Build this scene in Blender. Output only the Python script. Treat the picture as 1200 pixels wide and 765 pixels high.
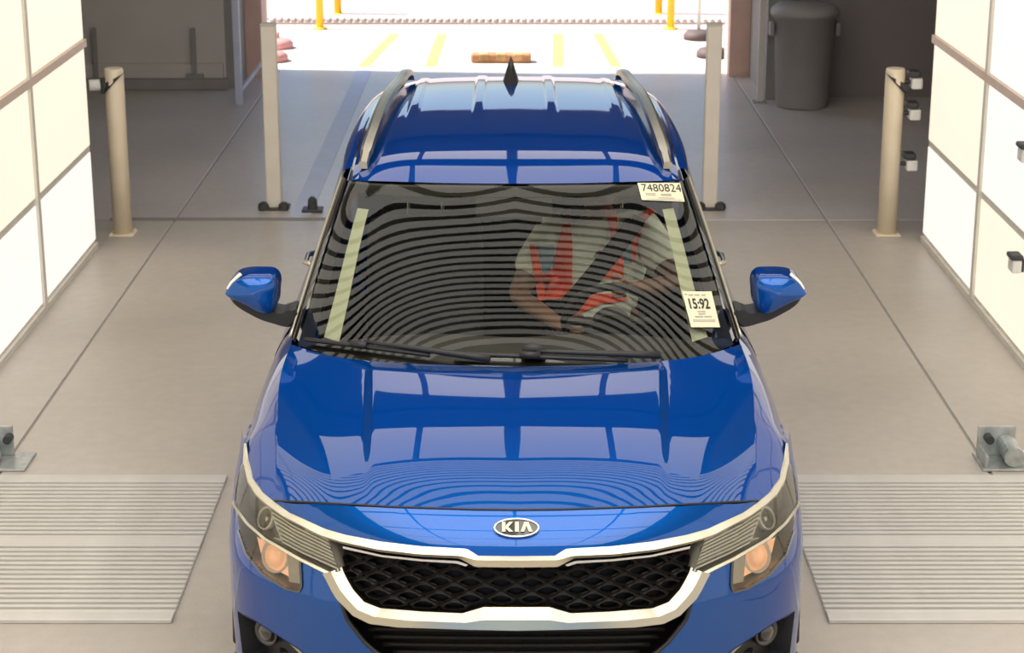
import bpy, bmesh, math, random
import numpy as np
from mathutils import Vector, Matrix
from mathutils.geometry import delaunay_2d_cdt
from mathutils.bvhtree import BVHTree

random.seed(7)
for o in list(bpy.data.objects):
    bpy.data.objects.remove(o)
scene = bpy.context.scene
COL = scene.collection

# ------------------------------------------------------------------ camera
F = 2300.0                      # focal length in pixels of the 1200 px wide frame
PITCH = math.atan(694.5 / F)
CAM_H = 3.12
cam_d = bpy.data.cameras.new('camera')
cam = bpy.data.objects.new('camera', cam_d)
COL.objects.link(cam)
cam.location = (0, 0, CAM_H)
cam.rotation_euler = (math.pi / 2 - PITCH, 0, 0)
cam_d.sensor_width = 36.0
cam_d.lens = F / 1200.0 * 36.0
cam_d.clip_end = 300
cam_d.dof.use_dof = True
cam_d.dof.focus_distance = 6.7
cam_d.dof.aperture_fstop = 7.0
scene.camera = cam

# ------------------------------------------------------------------ world, sun, exposure
world = bpy.data.worlds.new('sky')
scene.world = world
world.use_nodes = True
wn = world.node_tree.nodes
wl = world.node_tree.links
bg = wn['Background']
sky = wn.new('ShaderNodeTexSky')
sky.sky_type = 'NISHITA'
sky.sun_disc = False
sky.sun_elevation = math.radians(52)
sky.sun_rotation = math.radians(-80)
sky.air_density = 1.0
sky.dust_density = 2.0
wl.new(sky.outputs[0], bg.inputs['Color'])
bg.inputs['Strength'].default_value = 0.22
sun_d = bpy.data.lights.new('sun', 'SUN')
sun_d.energy = 8.0
sun_d.angle = math.radians(0.6)
sun_d.color = (1.0, 0.94, 0.86)
sun = bpy.data.objects.new('sun_offscreen', sun_d)
COL.objects.link(sun)
sun.rotation_euler = Vector((0.62, -0.06, -0.78)).to_track_quat('-Z', 'Y').to_euler()
vs = scene.view_settings
vs.view_transform = 'Standard'
vs.look = 'None'
vs.gamma = 1.0
vs.use_curve_mapping = False
vs.exposure = 0.38

PANEL_E = 0.73      # side wall light panels
BAR_E = 1.2       # ceiling light bars
HEAD_E = 1.25       # ceiling light panels


# ------------------------------------------------------------------ materials
def srgb(r, g, b):
    f = lambda c: (c / 255 / 12.92) if c / 255 <= 0.04045 else ((c / 255 + 0.055) / 1.055) ** 2.4
    return (f(r), f(g), f(b), 1)


def mat(name, col, rough=0.5, metal=0.0, coat=0.0, var=0.06, scale=6.0, bump=0.0, bscale=60.0,
        emit=None, estr=0.0, spec=0.5, coat_rough=0.02, ior=1.5, flake=False, detail=4.0):
    m = bpy.data.materials.new(name)
    m.use_nodes = True
    n = m.node_tree.nodes
    l = m.node_tree.links
    b = n['Principled BSDF']
    tc = n.new('ShaderNodeTexCoord')
    nz = n.new('ShaderNodeTexNoise')
    nz.inputs['Scale'].default_value = scale
    nz.inputs['Detail'].default_value = detail
    l.new(tc.outputs['Object'], nz.inputs['Vector'])
    r = n.new('ShaderNodeValToRGB')
    c = col if len(col) == 4 else (*col, 1)
    r.color_ramp.elements[0].position = 0.3
    r.color_ramp.elements[1].position = 0.7
    r.color_ramp.elements[0].color = tuple(max(0, v * (1 - var)) for v in c[:3]) + (1,)
    r.color_ramp.elements[1].color = tuple(min(1, v * (1 + var)) for v in c[:3]) + (1,)
    l.new(nz.outputs['Fac'], r.inputs['Fac'])
    l.new(r.outputs['Color'], b.inputs['Base Color'])
    b.inputs['Roughness'].default_value = rough
    b.inputs['Metallic'].default_value = metal
    b.inputs['IOR'].default_value = ior
    b.inputs['Specular IOR Level'].default_value = spec
    b.inputs['Coat Weight'].default_value = coat
    b.inputs['Coat Roughness'].default_value = coat_rough
    if emit:
        l.new(r.outputs['Color'], b.inputs['Emission Color'])
        b.inputs['Emission Strength'].default_value = estr
    if emit == 'lamp':
        l.remove(b.inputs['Base Color'].links[0])
        b.inputs['Base Color'].default_value = tuple(v * 0.25 for v in c[:3]) + (1,)
    if bump > 0:
        n2 = n.new('ShaderNodeTexNoise')
        n2.inputs['Scale'].default_value = bscale
        n2.inputs['Detail'].default_value = 6
        l.new(tc.outputs['Object'], n2.inputs['Vector'])
        bp = n.new('ShaderNodeBump')
        bp.inputs['Strength'].default_value = bump
        bp.inputs['Distance'].default_value = 0.01
        l.new(n2.outputs['Fac'], bp.inputs['Height'])
        l.new(bp.outputs['Normal'], b.inputs['Normal'])
    return m


def glass_mat(name, tint, ior=1.7, rough=0.0):
    m = bpy.data.materials.new(name)
    m.use_nodes = True
    n = m.node_tree.nodes
    l = m.node_tree.links
    n.remove(n['Principled BSDF'])
    out = n['Material Output']
    tr = n.new('ShaderNodeBsdfTransparent')
    tr.inputs['Color'].default_value = (*tint, 1)
    gl = n.new('ShaderNodeBsdfGlossy')
    gl.inputs['Roughness'].default_value = rough
    fr = n.new('ShaderNodeFresnel')
    fr.inputs['IOR'].default_value = ior
    mx = n.new('ShaderNodeMixShader')
    l.new(fr.outputs[0], mx.inputs[0])
    l.new(tr.outputs[0], mx.inputs[1])
    l.new(gl.outputs[0], mx.inputs[2])
    l.new(mx.outputs[0], out.inputs['Surface'])
    return m


def concrete(name, c1, c2, rough=0.5):
    m = mat(name, c1, rough, var=0.05, scale=0.7, bump=0.12, bscale=90)
    n = m.node_tree.nodes
    l = m.node_tree.links
    r = [x for x in n if x.type == 'VALTORGB'][0]
    r.color_ramp.elements[0].color = c1
    r.color_ramp.elements[1].color = c2
    nz2 = n.new('ShaderNodeTexNoise')
    nz2.inputs['Scale'].default_value = 14
    nz2.inputs['Detail'].default_value = 8
    tc = [x for x in n if x.type == 'TEX_COORD'][0]
    l.new(tc.outputs['Object'], nz2.inputs['Vector'])
    mx = n.new('ShaderNodeMix')
    mx.data_type = 'RGBA'
    mx.blend_type = 'MULTIPLY'
    mx.inputs[0].default_value = 0.22
    l.new(r.outputs['Color'], mx.inputs[6])
    l.new(nz2.outputs['Fac'], mx.inputs[7])
    l.new(mx.outputs[2], n['Principled BSDF'].inputs['Base Color'])
    return m


M = {}
M['paint'] = mat('blue_metallic_paint', (0.001, 0.076, 0.33), 0.38, 0.72, coat=1.0, var=0.03, scale=900, ior=1.3, coat_rough=0.008, spec=0.0)
M['paint'].node_tree.nodes['Principled BSDF'].inputs['Specular Tint'].default_value = (0.02, 0.12, 0.40, 1)
M['chrome'] = mat('satin_chrome', (0.45, 0.415, 0.33), 0.28, 1.0, var=0.03)
M['chrome2'] = mat('satin_chrome_pale', (0.72, 0.675, 0.53), 0.42, 1.0, var=0.03)
M['trimchrome'] = mat('satin_chrome_bright', (0.80, 0.79, 0.80), 0.2, 1.0, var=0.03)
M['black'] = mat('black_plastic', (0.012, 0.011, 0.011), 0.5, var=0.15, bump=0.04, bscale=300)
M['gloss'] = mat('gloss_black', (0.012, 0.011, 0.011), 0.12, coat=1.0, var=0.1)
M['grille'] = mat('grille_black', (0.009, 0.007, 0.006), 0.55, var=0.15, spec=0.25)
M['glass'] = glass_mat('windscreen_glass', (0.97, 0.98, 0.93), 1.55)
M['sideglass'] = glass_mat('tinted_side_glass', (0.78, 0.82, 0.78), 1.5)
M['rearglass'] = glass_mat('privacy_glass', (0.10, 0.105, 0.10), 1.5)
M['lens'] = glass_mat('headlamp_lens', (0.92, 0.92, 0.90), 1.45, 0.01)
M['lampbody'] = mat('lamp_housing', (0.42, 0.38, 0.30), 0.32, 0.5, var=0.1)
M['drl'] = mat('lamp_light_guide', (0.88, 0.84, 0.70), 0.3, 0.0, var=0.03)
M['amber'] = mat('amber_lamp', (0.95, 0.50, 0.26), 0.22, 0.15, var=0.1, emit=True, estr=0.38)
M['tyre'] = mat('tyre_rubber', (0.015, 0.015, 0.015), 0.75, bump=0.1)
M['rim'] = mat('alloy_rim', (0.45, 0.45, 0.46), 0.3, 1.0)
M['interior'] = mat('interior_grey', (0.045, 0.042, 0.038), 0.7, var=0.15, bump=0.05)
M['seat'] = mat('seat_fabric', (0.035, 0.034, 0.032), 0.85, var=0.2, bump=0.1, bscale=200)
M['pillar_trim'] = mat('pale_pillar_trim', (0.50, 0.52, 0.34), 0.7)
M['frit'] = mat('black_frit', (0.02, 0.018, 0.015), 0.3)
M['paper'] = mat('sticker_paper', (0.72, 0.665, 0.46), 0.6, var=0.03)
M['ink'] = mat('black_ink', (0.02, 0.02, 0.02), 0.6)
M['greyink'] = mat('faded_ink', (0.38, 0.36, 0.30), 0.6)
M['orange'] = mat('hivis_orange', (1.0, 0.10, 0.03), 0.6, var=0.04)
M['greyband'] = mat('blue_grey_band', (0.17, 0.27, 0.33), 0.5)
M['shirt'] = mat('pale_shirt', (0.80, 0.82, 0.66), 0.85, bump=0.1)
M['skin'] = mat('skin', (0.17, 0.085, 0.05), 0.55)
M['tail'] = mat('red_tail_lamp', (0.45, 0.01, 0.01), 0.15, coat=1.0)
M['hair'] = mat('dark_hair', (0.015, 0.012, 0.010), 0.6)
M['trouser'] = mat('dark_trousers', (0.03, 0.032, 0.04), 0.85)
M['strap'] = mat('seat_belt', (0.012, 0.012, 0.012), 0.7)
M['floor'] = concrete('floor_concrete', srgb(179, 170, 158), srgb(198, 188, 176), 0.42)
M['hallfloor'] = concrete('hall_concrete', srgb(186, 178, 172), srgb(206, 197, 190), 0.35)
M['joint'] = mat('joint_filler', (0.31, 0.285, 0.25), 0.8)
M['jointstrip'] = mat('threshold_strip', (0.24, 0.22, 0.20), 0.6)
M['rib'] = mat('metal_rib', (0.60, 0.57, 0.52), 0.45, 0.25, var=0.06)
M['ribgap'] = mat('drain_gap', (0.44, 0.41, 0.36), 0.7)
M['cream'] = mat('light_panel_cream', (1.0, 0.885, 0.71), 0.5, var=0.01, scale=1, emit='lamp', estr=PANEL_E)
M['white'] = mat('light_panel_white', (1.0, 0.93, 0.86), 0.5, var=0.01, scale=1, emit='lamp', estr=PANEL_E)
M['seam'] = mat('panel_frame', (0.66, 0.62, 0.53), 0.5, 0.0)
M['rail'] = mat('panel_rail_pink', (0.66, 0.52, 0.43), 0.5, 0.2)
M['bar'] = mat('light_bar', (1.0, 0.95, 0.84), 0.5, var=0.01, emit='lamp', estr=BAR_E)
M['head'] = mat('ceiling_panel', (1.0, 0.95, 0.90), 0.5, var=0.01, emit='lamp', estr=HEAD_E)
M['front'] = mat('ceiling_panel_bright', (1.0, 0.95, 0.88), 0.5, var=0.01, emit='lamp', estr=3.0)
M['ceil'] = mat('ceiling_dark', (0.035, 0.033, 0.03), 0.8)
M['wallgrey'] = mat('grey_wall', (0.56, 0.52, 0.47), 0.8, scale=1.5, bump=0.05)
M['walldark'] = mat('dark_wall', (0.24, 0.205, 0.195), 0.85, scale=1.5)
M['curb'] = mat('dark_curb', (0.29, 0.27, 0.25), 0.8)
M['jamb'] = mat('pinkish_jamb', (0.62, 0.42, 0.35), 0.7)
M['post'] = mat('cream_post', (0.80, 0.68, 0.50), 0.45, var=0.04, bump=0.02)
M['postgrey'] = mat('pale_post', (0.68, 0.62, 0.53), 0.45, var=0.04)
M['darkmetal'] = mat('dark_metal', (0.05, 0.05, 0.05), 0.5, 0.4)
M['sensor'] = mat('white_plastic', (0.72, 0.70, 0.66), 0.5)
M['galv'] = mat('galvanised_steel', (0.46, 0.48, 0.46), 0.4, 0.7, var=0.2, scale=25)
M['bin'] = mat('grey_bin_plastic', (0.29, 0.265, 0.25), 0.6, var=0.05)
M['yellow'] = mat('yellow_paint', (0.95, 0.55, 0.03), 0.5)
M['yellowline'] = mat('yellow_line', (0.86, 0.66, 0.12), 0.7, var=0.12, scale=12)
M['lavender'] = mat('white_line', (0.52, 0.54, 0.66), 0.5, var=0.05)
M['ground'] = concrete('outdoor_concrete', (0.58, 0.52, 0.47, 1), (0.66, 0.60, 0.54, 1), 0.8)
M['road'] = concrete('pink_paving', (0.46, 0.375, 0.35, 1), (0.52, 0.42, 0.395, 1), 0.8)
M['block'] = mat('brown_block', (0.42, 0.21, 0.10), 0.7, var=0.3, scale=8)
M['blockpale'] = mat('worn_block', (0.50, 0.30, 0.14), 0.7, var=0.3, scale=8)
M['redbase'] = mat('red_rubber', (0.62, 0.30, 0.28), 0.6)
M['darkrubber'] = mat('dark_rubber', (0.10, 0.07, 0.07), 0.7)
M['mirror'] = mat('mirror_glass', (0.8, 0.8, 0.8), 0.03, 1.0)


# ------------------------------------------------------------------ mesh helpers
def mesh_obj(name, verts, faces, material, parent=None, smooth=False, normals=None):
    me = bpy.data.meshes.new(name)
    me.from_pydata([tuple(map(float, v)) for v in verts], [], [tuple(map(int, f)) for f in faces])
    me.update()
    if smooth:
        me.polygons.foreach_set('use_smooth', [True] * len(me.polygons))
    if normals is not None:
        me.normals_split_custom_set_from_vertices([tuple(map(float, v)) for v in normals])
    me.materials.append(M[material] if isinstance(material, str) else material)
    ob = bpy.data.objects.new(name, me)
    COL.objects.link(ob)
    if parent:
        ob.parent = parent
    return ob


def bm_obj(name, bm, material, parent=None, smooth=False):
    me = bpy.data.meshes.new(name)
    bmesh.ops.recalc_face_normals(bm, faces=bm.faces)
    bm.to_mesh(me)
    bm.free()
    if smooth:
        me.polygons.foreach_set('use_smooth', [True] * len(me.polygons))
    me.materials.append(M[material] if isinstance(material, str) else material)
    ob = bpy.data.objects.new(name, me)
    COL.objects.link(ob)
    if parent:
        ob.parent = parent
    return ob


def add_box(bm, x0, x1, y0, y1, z0, z1, bevel=0.0):
    r = bmesh.ops.create_cube(bm, size=1)
    vs_ = r['verts']
    for v in vs_:
        v.co = Vector(((x0 + x1) / 2 + v.co.x * (x1 - x0), (y0 + y1) / 2 + v.co.y * (y1 - y0), (z0 + z1) / 2 + v.co.z * (z1 - z0)))
    if bevel > 0:
        es = list({e for v in vs_ for e in v.link_edges})
        bmesh.ops.bevel(bm, geom=es, offset=bevel, segments=2, affect='EDGES', profile=0.5)


def box(name, x0, x1, y0, y1, z0, z1, material, parent=None, bevel=0.0):
    bm = bmesh.new()
    add_box(bm, x0, x1, y0, y1, z0, z1, bevel)
    return bm_obj(name, bm, material, parent)


def add_cyl(bm, p0, p1, r0, r1=None, seg=20, cap=True):
    p0 = Vector(p0)
    p1 = Vector(p1)
    r1 = r0 if r1 is None else r1
    d = p1 - p0
    r = bmesh.ops.create_cone(bm, cap_ends=cap, segments=seg, radius1=r0, radius2=r1, depth=d.length)
    q = d.to_track_quat('Z', 'Y').to_matrix().to_4x4()
    q.translation = (p0 + p1) / 2
    bmesh.ops.transform(bm, matrix=q, verts=r['verts'])
    return r['verts']


def tube(name, pts, rad, material, parent=None, seg=8, closed=False, flat=1.0):
    """swept round tube along a polyline"""
    P = [Vector(p) for p in pts]
    n = len(P)
    verts, faces = [], []
    up = Vector((0, 0, 1))
    for i, p in enumerate(P):
        a = P[(i - 1) % n] if (closed or i > 0) else p
        b = P[(i + 1) % n] if (closed or i < n - 1) else p
        t = (b - a).normalized()
        s = t.cross(up)
        if s.length < 1e-4:
            s = Vector((1, 0, 0))
        s.normalize()
        u = s.cross(t).normalized()
        r = rad[i] if isinstance(rad, (list, tuple)) else rad
        for k in range(seg):
            an = 2 * math.pi * k / seg
            verts.append(p + s * (math.cos(an) * r) + u * (math.sin(an) * r * flat))
    m = n if closed else n - 1
    for i in range(m):
        for k in range(seg):
            a = i * seg + k
            b = i * seg + (k + 1) % seg
            c = ((i + 1) % n) * seg + (k + 1) % seg
            d = ((i + 1) % n) * seg + k
            faces.append((a, b, c, d))
    if not closed:
        faces.append(tuple(range(seg))[::-1])
        faces.append(tuple((n - 1) * seg + k for k in range(seg)))
    return mesh_obj(name, verts, faces, material, parent, smooth=True)


def lathe(bm, prof, centre, axis='Z', seg=32):
    """prof: list of (radius, height)"""
    rings = []
    c = Vector(centre)
    for r, hgt in prof:
        ring = []
        for k in range(seg):
            a = 2 * math.pi * k / seg
            if axis == 'Z':
                v = Vector((r * math.cos(a), r * math.sin(a), hgt))
            elif axis == 'X':
                v = Vector((hgt, r * math.cos(a), r * math.sin(a)))
            else:
                v = Vector((r * math.cos(a), hgt, r * math.sin(a)))
            ring.append(bm.verts.new(c + v))
        rings.append(ring)
    for i in range(len(rings) - 1):
        for k in range(seg):
            bm.faces.new((rings[i][k], rings[i][(k + 1) % seg], rings[i + 1][(k + 1) % seg], rings[i + 1][k]))
    if prof[0][0] > 1e-6:
        bm.faces.new(rings[0][::-1])
    if prof[-1][0] > 1e-6:
        bm.faces.new(rings[-1])
    bmesh.ops.remove_doubles(bm, verts=bm.verts[:], dist=1e-5)


def nspline(t, P, tq):
    """natural cubic spline; t (n), P (n,k)"""
    t = np.asarray(t, float)
    P = np.asarray(P, float)
    n = len(t)
    if n == 2:
        w = ((tq - t[0]) / (t[1] - t[0]))[:, None]
        return P[0] * (1 - w) + P[1] * w
    hh = np.diff(t)
    A = np.zeros((n, n))
    B = np.zeros((n, P.shape[1]))
    A[0, 0] = A[-1, -1] = 1
    for i in range(1, n - 1):
        A[i, i - 1] = hh[i - 1]
        A[i, i] = 2 * (hh[i - 1] + hh[i])
        A[i, i + 1] = hh[i]
        B[i] = 6 * ((P[i + 1] - P[i]) / hh[i] - (P[i] - P[i - 1]) / hh[i - 1])
    Mm = np.linalg.solve(A, B)
    k = np.clip(np.searchsorted(t, tq) - 1, 0, n - 2)
    h_ = hh[k][:, None]
    a = (t[k + 1] - tq)[:, None]
    b = (tq - t[k])[:, None]
    return (Mm[k] * a ** 3 + Mm[k + 1] * b ** 3) / (6 * h_) + (P[k] / h_ - Mm[k] * h_ / 6) * a + (P[k + 1] / h_ - Mm[k + 1] * h_ / 6) * b


def curve(P, n):
    P = np.asarray(P, float)
    t = np.concatenate([[0], np.cumsum(np.linalg.norm(np.diff(P, axis=0), axis=1))])
    return nspline(t, P, np.linspace(0, t[-1], n))


def polyline(P, n):
    P = np.asarray(P, float)
    t = np.concatenate([[0], np.cumsum(np.linalg.norm(np.diff(P, axis=0), axis=1))])
    q = np.linspace(0, t[-1], n)
    return np.stack([np.interp(q, t, P[:, k]) for k in range(P.shape[1])], 1)


def loft_grid(lines, nu, nv, uparam=None):
    """lines: list of control curves (each list of 3-d points). returns array (nu,nv,3)"""
    C = np.stack([curve(l, nv) for l in lines])            # (m,nv,3)
    if uparam is None:
        d = np.linalg.norm(np.diff(C, axis=0), axis=2).mean(1)
        uparam = np.concatenate([[0], np.cumsum(d)])
    uq = np.linspace(uparam[0], uparam[-1], nu)
    G = nspline(uparam, C.reshape(len(lines), -1), uq)
    return G.reshape(nu, nv, 3)


def grid_faces(nu, nv, off=0):
    return [(off + i * nv + j, off + i * nv + j + 1, off + (i + 1) * nv + j + 1, off + (i + 1) * nv + j)
            for i in range(nu - 1) for j in range(nv - 1)]


def sym(G):
    """mirror a half grid whose first row is x=0 -> full grid"""
    L = G[::-1].copy()
    L[..., 0] *= -1
    return np.concatenate([L[:-1], G])


def grid_obj(name, G, material, parent, flip=False, smooth=True):
    nu, nv = G.shape[:2]
    fs = grid_faces(nu, nv)
    if flip:
        fs = [f[::-1] for f in fs]
    return mesh_obj(name, G.reshape(-1, 3), fs, material, parent, smooth)


def mirror_x(G):
    H = G.copy()
    H[..., 0] *= -1
    return H


def tag(o, label, cat=None, group=None, kind=None):
    if label:
        o['label'] = label
    if cat:
        o['category'] = cat
    if group:
        o['group'] = group
    if kind:
        o['kind'] = kind
    return o


def empty(name, loc=(0, 0, 0)):
    e = bpy.data.objects.new(name, None)
    COL.objects.link(e)
    e.location = loc
    e.empty_display_size = 0.1
    return e


def struct(o):
    o['kind'] = 'structure'
    return o


def copy_tree(o, parent=None):
    c = o.copy()
    COL.objects.link(c)
    if parent:
        c.parent = parent
    for ch in list(o.children):
        copy_tree(ch, c)
    return c


# ------------------------------------------------------------------ pixel -> ray
def ray(px, py, cx=600.0):
    a = (px - cx) / F
    b = (382.5 - py) / F
    return np.array([a, math.cos(PITCH) + b * math.sin(PITCH), -math.sin(PITCH) + b * math.cos(PITCH)])


# ==================================================================
# THE SETTING
# ==================================================================
WX = 2.63           # tunnel half width
TUN0, TUN1 = -1.0, 12.10
FLOOR_T = 0.12

# ---- floor: concrete slabs with recessed joints
floor = struct(box('floor', -7, 7, -3.0, 19.0, -0.3, -0.008, 'joint'))
JL, JR = -2.26, 2.11
gap = 0.007
xs = [-7, JL, JR, 7]
for yi, (y0, y1, mt) in enumerate(((-3.0, 3.2, 'floor'), (3.2, 12.80, 'floor'), (12.80, 19.0, 'hallfloor'))):
    for k in range(3):
        box('slab', xs[k] + gap, xs[k + 1] - gap, y0 + gap * (2 if y0 > 12 else 1), y1 - gap, -0.05, 0.0, mt, floor, bevel=0.004)
box('joint_strip', -2.7, 1.0, 12.78, 12.86, -0.02, 0.003, 'jointstrip', floor)
tag(box('guide_line', -1.50, -1.36, 12.95, 18.9, -0.002, 0.0035, 'lavender', floor), 'pale painted line on the hall floor')

# ---- outdoor ground
ground = struct(box('ground', -120, 120, 19.0, 280, -0.35, -0.004, 'ground'))
box('paving', -120, 120, 22.45, 280, -0.01, 0.012, 'road', ground)
ground_in = struct(box('entrance_ground', -40, 40, -60, -3.0, -0.35, 0.0, 'ground'))
for xa, xb in ((-1.27, -1.46), (-0.76, -0.80), (0.50, 0.45), (0.93, 1.02)):
    vsx = []
    for yy, xc in ((21.35, xa), (19.15, xb)):
        for sx in (-0.055, 0.055):
            vsx.append((xc + sx, yy, -0.001))
    mesh_obj('yellow_stripe', vsx, [(0, 2, 3, 1)], 'yellowline', ground)


def in_frame(pts):
    for p_ in pts:
        dep = p_[1] * math.cos(PITCH) - (p_[2] - CAM_H) * math.sin(PITCH)
        upv = p_[1] * math.sin(PITCH) + (p_[2] - CAM_H) * math.cos(PITCH)
        if dep > 0.1 and abs(p_[0] / dep * F) <= 600 and abs(upv / dep * F) <= 382.5:
            return True
    return False


# ---- tunnel side walls of luminous panels
def side_wall(name, sx, yend):
    root = struct(box(name, sx * (WX + 0.012) if sx > 0 else -(WX + 0.10), (WX + 0.10) if sx > 0 else -(WX + 0.012), TUN0, yend, 0.0, 2.62, 'seam'))
    xx0, xx1 = sx * (WX + 0.012), sx * (WX + 0.10)
    box('upper_wall', min(xx0, xx1), max(xx0, xx1), TUN0, yend, 2.62, 4.5, 'ceil', root)
    zs = [0.035, 0.64, 1.30, 1.95, 2.60]
    ys = [yend]
    while ys[-1] > TUN0 + 0.2:
        ys.append(max(TUN0, ys[-1] - 1.45))
    a = 0.022
    for i in range(len(ys) - 1):
        for j in range(len(zs) - 1):
            lo = a if j != 2 else 0.028
            hi = a if j != 1 else 0.026
            x0, x1 = sx * (WX + 0.006), sx * (WX + 0.014)
            near = (i == 0)
            wh = (j == 0 and near) or (i >= 1 and j >= 1 and sx > 0) or (i >= 1 and j in (0, 3) and sx < 0)
            seen = in_frame([(x0, yq, zq) for yq in np.linspace(ys[i + 1], ys[i], 6) for zq in np.linspace(zs[j], zs[j + 1], 6)])
            box('light_panel' if seen else 'light_panel_offscreen', min(x0, x1), max(x0, x1), ys[i + 1] + a, ys[i] - (a if i else 0.006), zs[j] + lo, zs[j + 1] - hi,
                'white' if wh else 'cream', root, bevel=0.003)
    for yy_ in ys[1:-1]:
        m0, m1 = sx * (WX - 0.010), sx * (WX + 0.014)
        box('mullion', min(m0, m1), max(m0, m1), yy_ - 0.028, yy_ + 0.028, 0.035, 2.6, 'seam', root)
    x0, x1 = sx * (WX - 0.012), sx * (WX + 0.014)
    box('cable_rail', min(x0, x1), max(x0, x1), TUN0, yend, 1.277, 1.325, 'rail', root)
    b0, b1 = sx * (WX - 0.006), sx * (WX + 0.014)
    box('skirting', min(b0, b1), max(b0, b1), TUN0, yend, 0.0, 0.035, 'seam', root)
    return root


wall_left = side_wall('wall_left', -1, 12.07)
wall_right = side_wall('wall_right', 1, 12.24)

# ---- ceiling of the tunnel: luminous bars and light panels
ceiling = struct(box('ceiling', -7, 7, TUN0, 12.3, 4.5, 4.62, 'ceil'))
arch = [(2.60, 2.64), (2.60, 2.9), (2.59, 3.25), (2.52, 3.62), (2.36, 3.95), (2.08, 4.20), (1.7, 4.36), (1.2, 4.42), (0.6, 4.44), (0, 4.44)]
arch = curve([(a, b, 0) for a, b in arch], 36)[:, :2]
arch = [(a, b) for a, b in arch] + [(-a, b) for a, b in arch[::-1][1:]]
V, fc = [], []
for i, (a, b) in enumerate(arch):
    a2, b2 = arch[max(i - 1, 0)]
    a3, b3 = arch[min(i + 1, len(arch) - 1)]
    t_ = np.array((a3 - a2, b3 - b2))
    t_ = t_ / np.linalg.norm(t_)
    nx_, nz_ = -t_[1], t_[0]
    if nz_ > 0:
        nx_, nz_ = -nx_, -nz_
    V += [(a, 0, b), (a, 0.056, b), (a - nx_ * 0.02, 0.056, b - nz_ * 0.02), (a - nx_ * 0.02, 0, b - nz_ * 0.02)]
for i in range(len(arch) - 1):
    for k in range(4):
        fc.append((i * 4 + k, i * 4 + (k + 1) % 4, i * 4 + 4 + (k + 1) % 4, i * 4 + 4 + k))
fc += [(0, 1, 2, 3), tuple(len(V) - 4 + k for k in (3, 2, 1, 0))]
bar0 = mesh_obj('light_bar_offscreen', V, fc, 'bar', ceiling)
y = 6.75
while y < 8.95:
    o = bar0 if y < 6.76 else bar0.copy()
    if o is not bar0:
        COL.objects.link(o)
        o.parent = ceiling
    o.location = (0, y, 0)
    y += 0.105
for yr in ((0.1, 1.45), (1.55, 2.9), (3.0, 4.2), (4.3, 5.5), (5.6, 6.62)):
    for k in range(4):
        xa = -2.45 + k * 1.235
        box('light_panel_offscreen', xa, xa + 1.17, yr[0], yr[1], 4.38, 4.44, 'front', ceiling, bevel=0.004)
for yr in ((9.1, 11.6),):
    for xa, xb in ((-2.5, -1.02), (-0.92, -0.08), (0.08, 0.92), (1.02, 2.5)):
        box('light_panel_offscreen', xa, xb, yr[0], yr[1], 4.38, 4.44, 'head', ceiling, bevel=0.004)

# ---- hall beyond the tunnel
HZ = 4.9
hall_ceiling = struct(box('ceiling_hall', -7, 7, 12.3, 19.0, HZ, HZ + 0.15, 'ceil'))
for xa, xb in ((-2.6, -1.02), (-0.92, -0.08), (0.08, 0.92), (1.02, 2.6)):
    box('light_panel_offscreen', xa, xb, 13.6, 15.2, HZ - 0.08, HZ - 0.01, 'head', hall_ceiling, bevel=0.004)
struct(box('wall_header', -7, 7, 12.25, 12.32, 4.5, HZ, 'ceil'))
struct(box('wall_hall_left', -7.1, -7.0, 12.2, 19.0, 0, HZ, 'wallgrey'))
struct(box('wall_hall_right', 7.0, 7.1, 12.2, 19.0, 0, HZ, 'wallgrey'))
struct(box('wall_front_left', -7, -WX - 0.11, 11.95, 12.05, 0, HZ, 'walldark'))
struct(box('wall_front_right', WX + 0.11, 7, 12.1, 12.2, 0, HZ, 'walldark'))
wb = struct(box('wall_back_left', -7, -2.62, 17.9, 18.0, 0, HZ, 'wallgrey'))
box('ledge', -7, -2.64, 17.86, 17.9, 0.10, 0.235, 'wallgrey', wb, bevel=0.005)
box('curb', -7, -2.60, 17.80, 17.9, 0.0, 0.10, 'curb', wb, bevel=0.01)
for xr in (-3.80, -2.90):
    box('standing_rod', xr - 0.018, xr + 0.018, 17.83, 17.865, 0.10, 0.56, 'curb', wb)
box('rod_foot', -2.98, -2.82, 17.82, 17.87, 0.10, 0.145, 'curb', wb)
struct(box('wall_return_left', -2.62, -2.52, 17.9, 18.95, 0, HZ, 'curb'))
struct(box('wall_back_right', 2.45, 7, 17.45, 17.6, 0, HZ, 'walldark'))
struct(box('wall_return_right', 2.25, 2.45, 17.3, 18.75, 0, HZ, 'curb'))
struct(box('trim_1', -2.52, -2.36, 18.55, 18.98, 0, 3.6, 'jamb'))
struct(box('trim_2', 2.06, 2.25, 18.55, 18.98, 0, 3.6, 'jamb'))
struct(box('wall_lintel', -7, 7, 18.75, 19.0, 3.6, HZ, 'curb'))
# slim white posts beside the exit
e = empty('slim_post', (-2.40, 17.1, 0))
bm = bmesh.new()
add_box(bm, -0.03, 0.03, -0.03, 0.03, 0, 2.6, 0.006)
bm_obj('upright', bm, 'lavender', e)
bm = bmesh.new()
add_cyl(bm, (0.02, 0.0, 0.12), (0.16, 0.42, 0.30), 0.018)
bm_obj('brace', bm, 'lavender', e)
tag(e, 'slim pale metal post with a short brace beside the grey wall', 'post')
e = empty('slim_post', (2.19, 17.2, 0))
bm = bmesh.new()
add_box(bm, -0.028, 0.028, -0.028, 0.028, 0, 2.6, 0.006)
bm_obj('upright', bm, 'wallgrey', e)
bm = bmesh.new()
add_box(bm, -0.06, 0.06, -0.06, 0.06, 0, 0.012, 0.003)
bm_obj('base_plate', bm, 'curb', e)
tag(e, 'slim grey upright post right beside the large grey bin', 'post')


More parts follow.
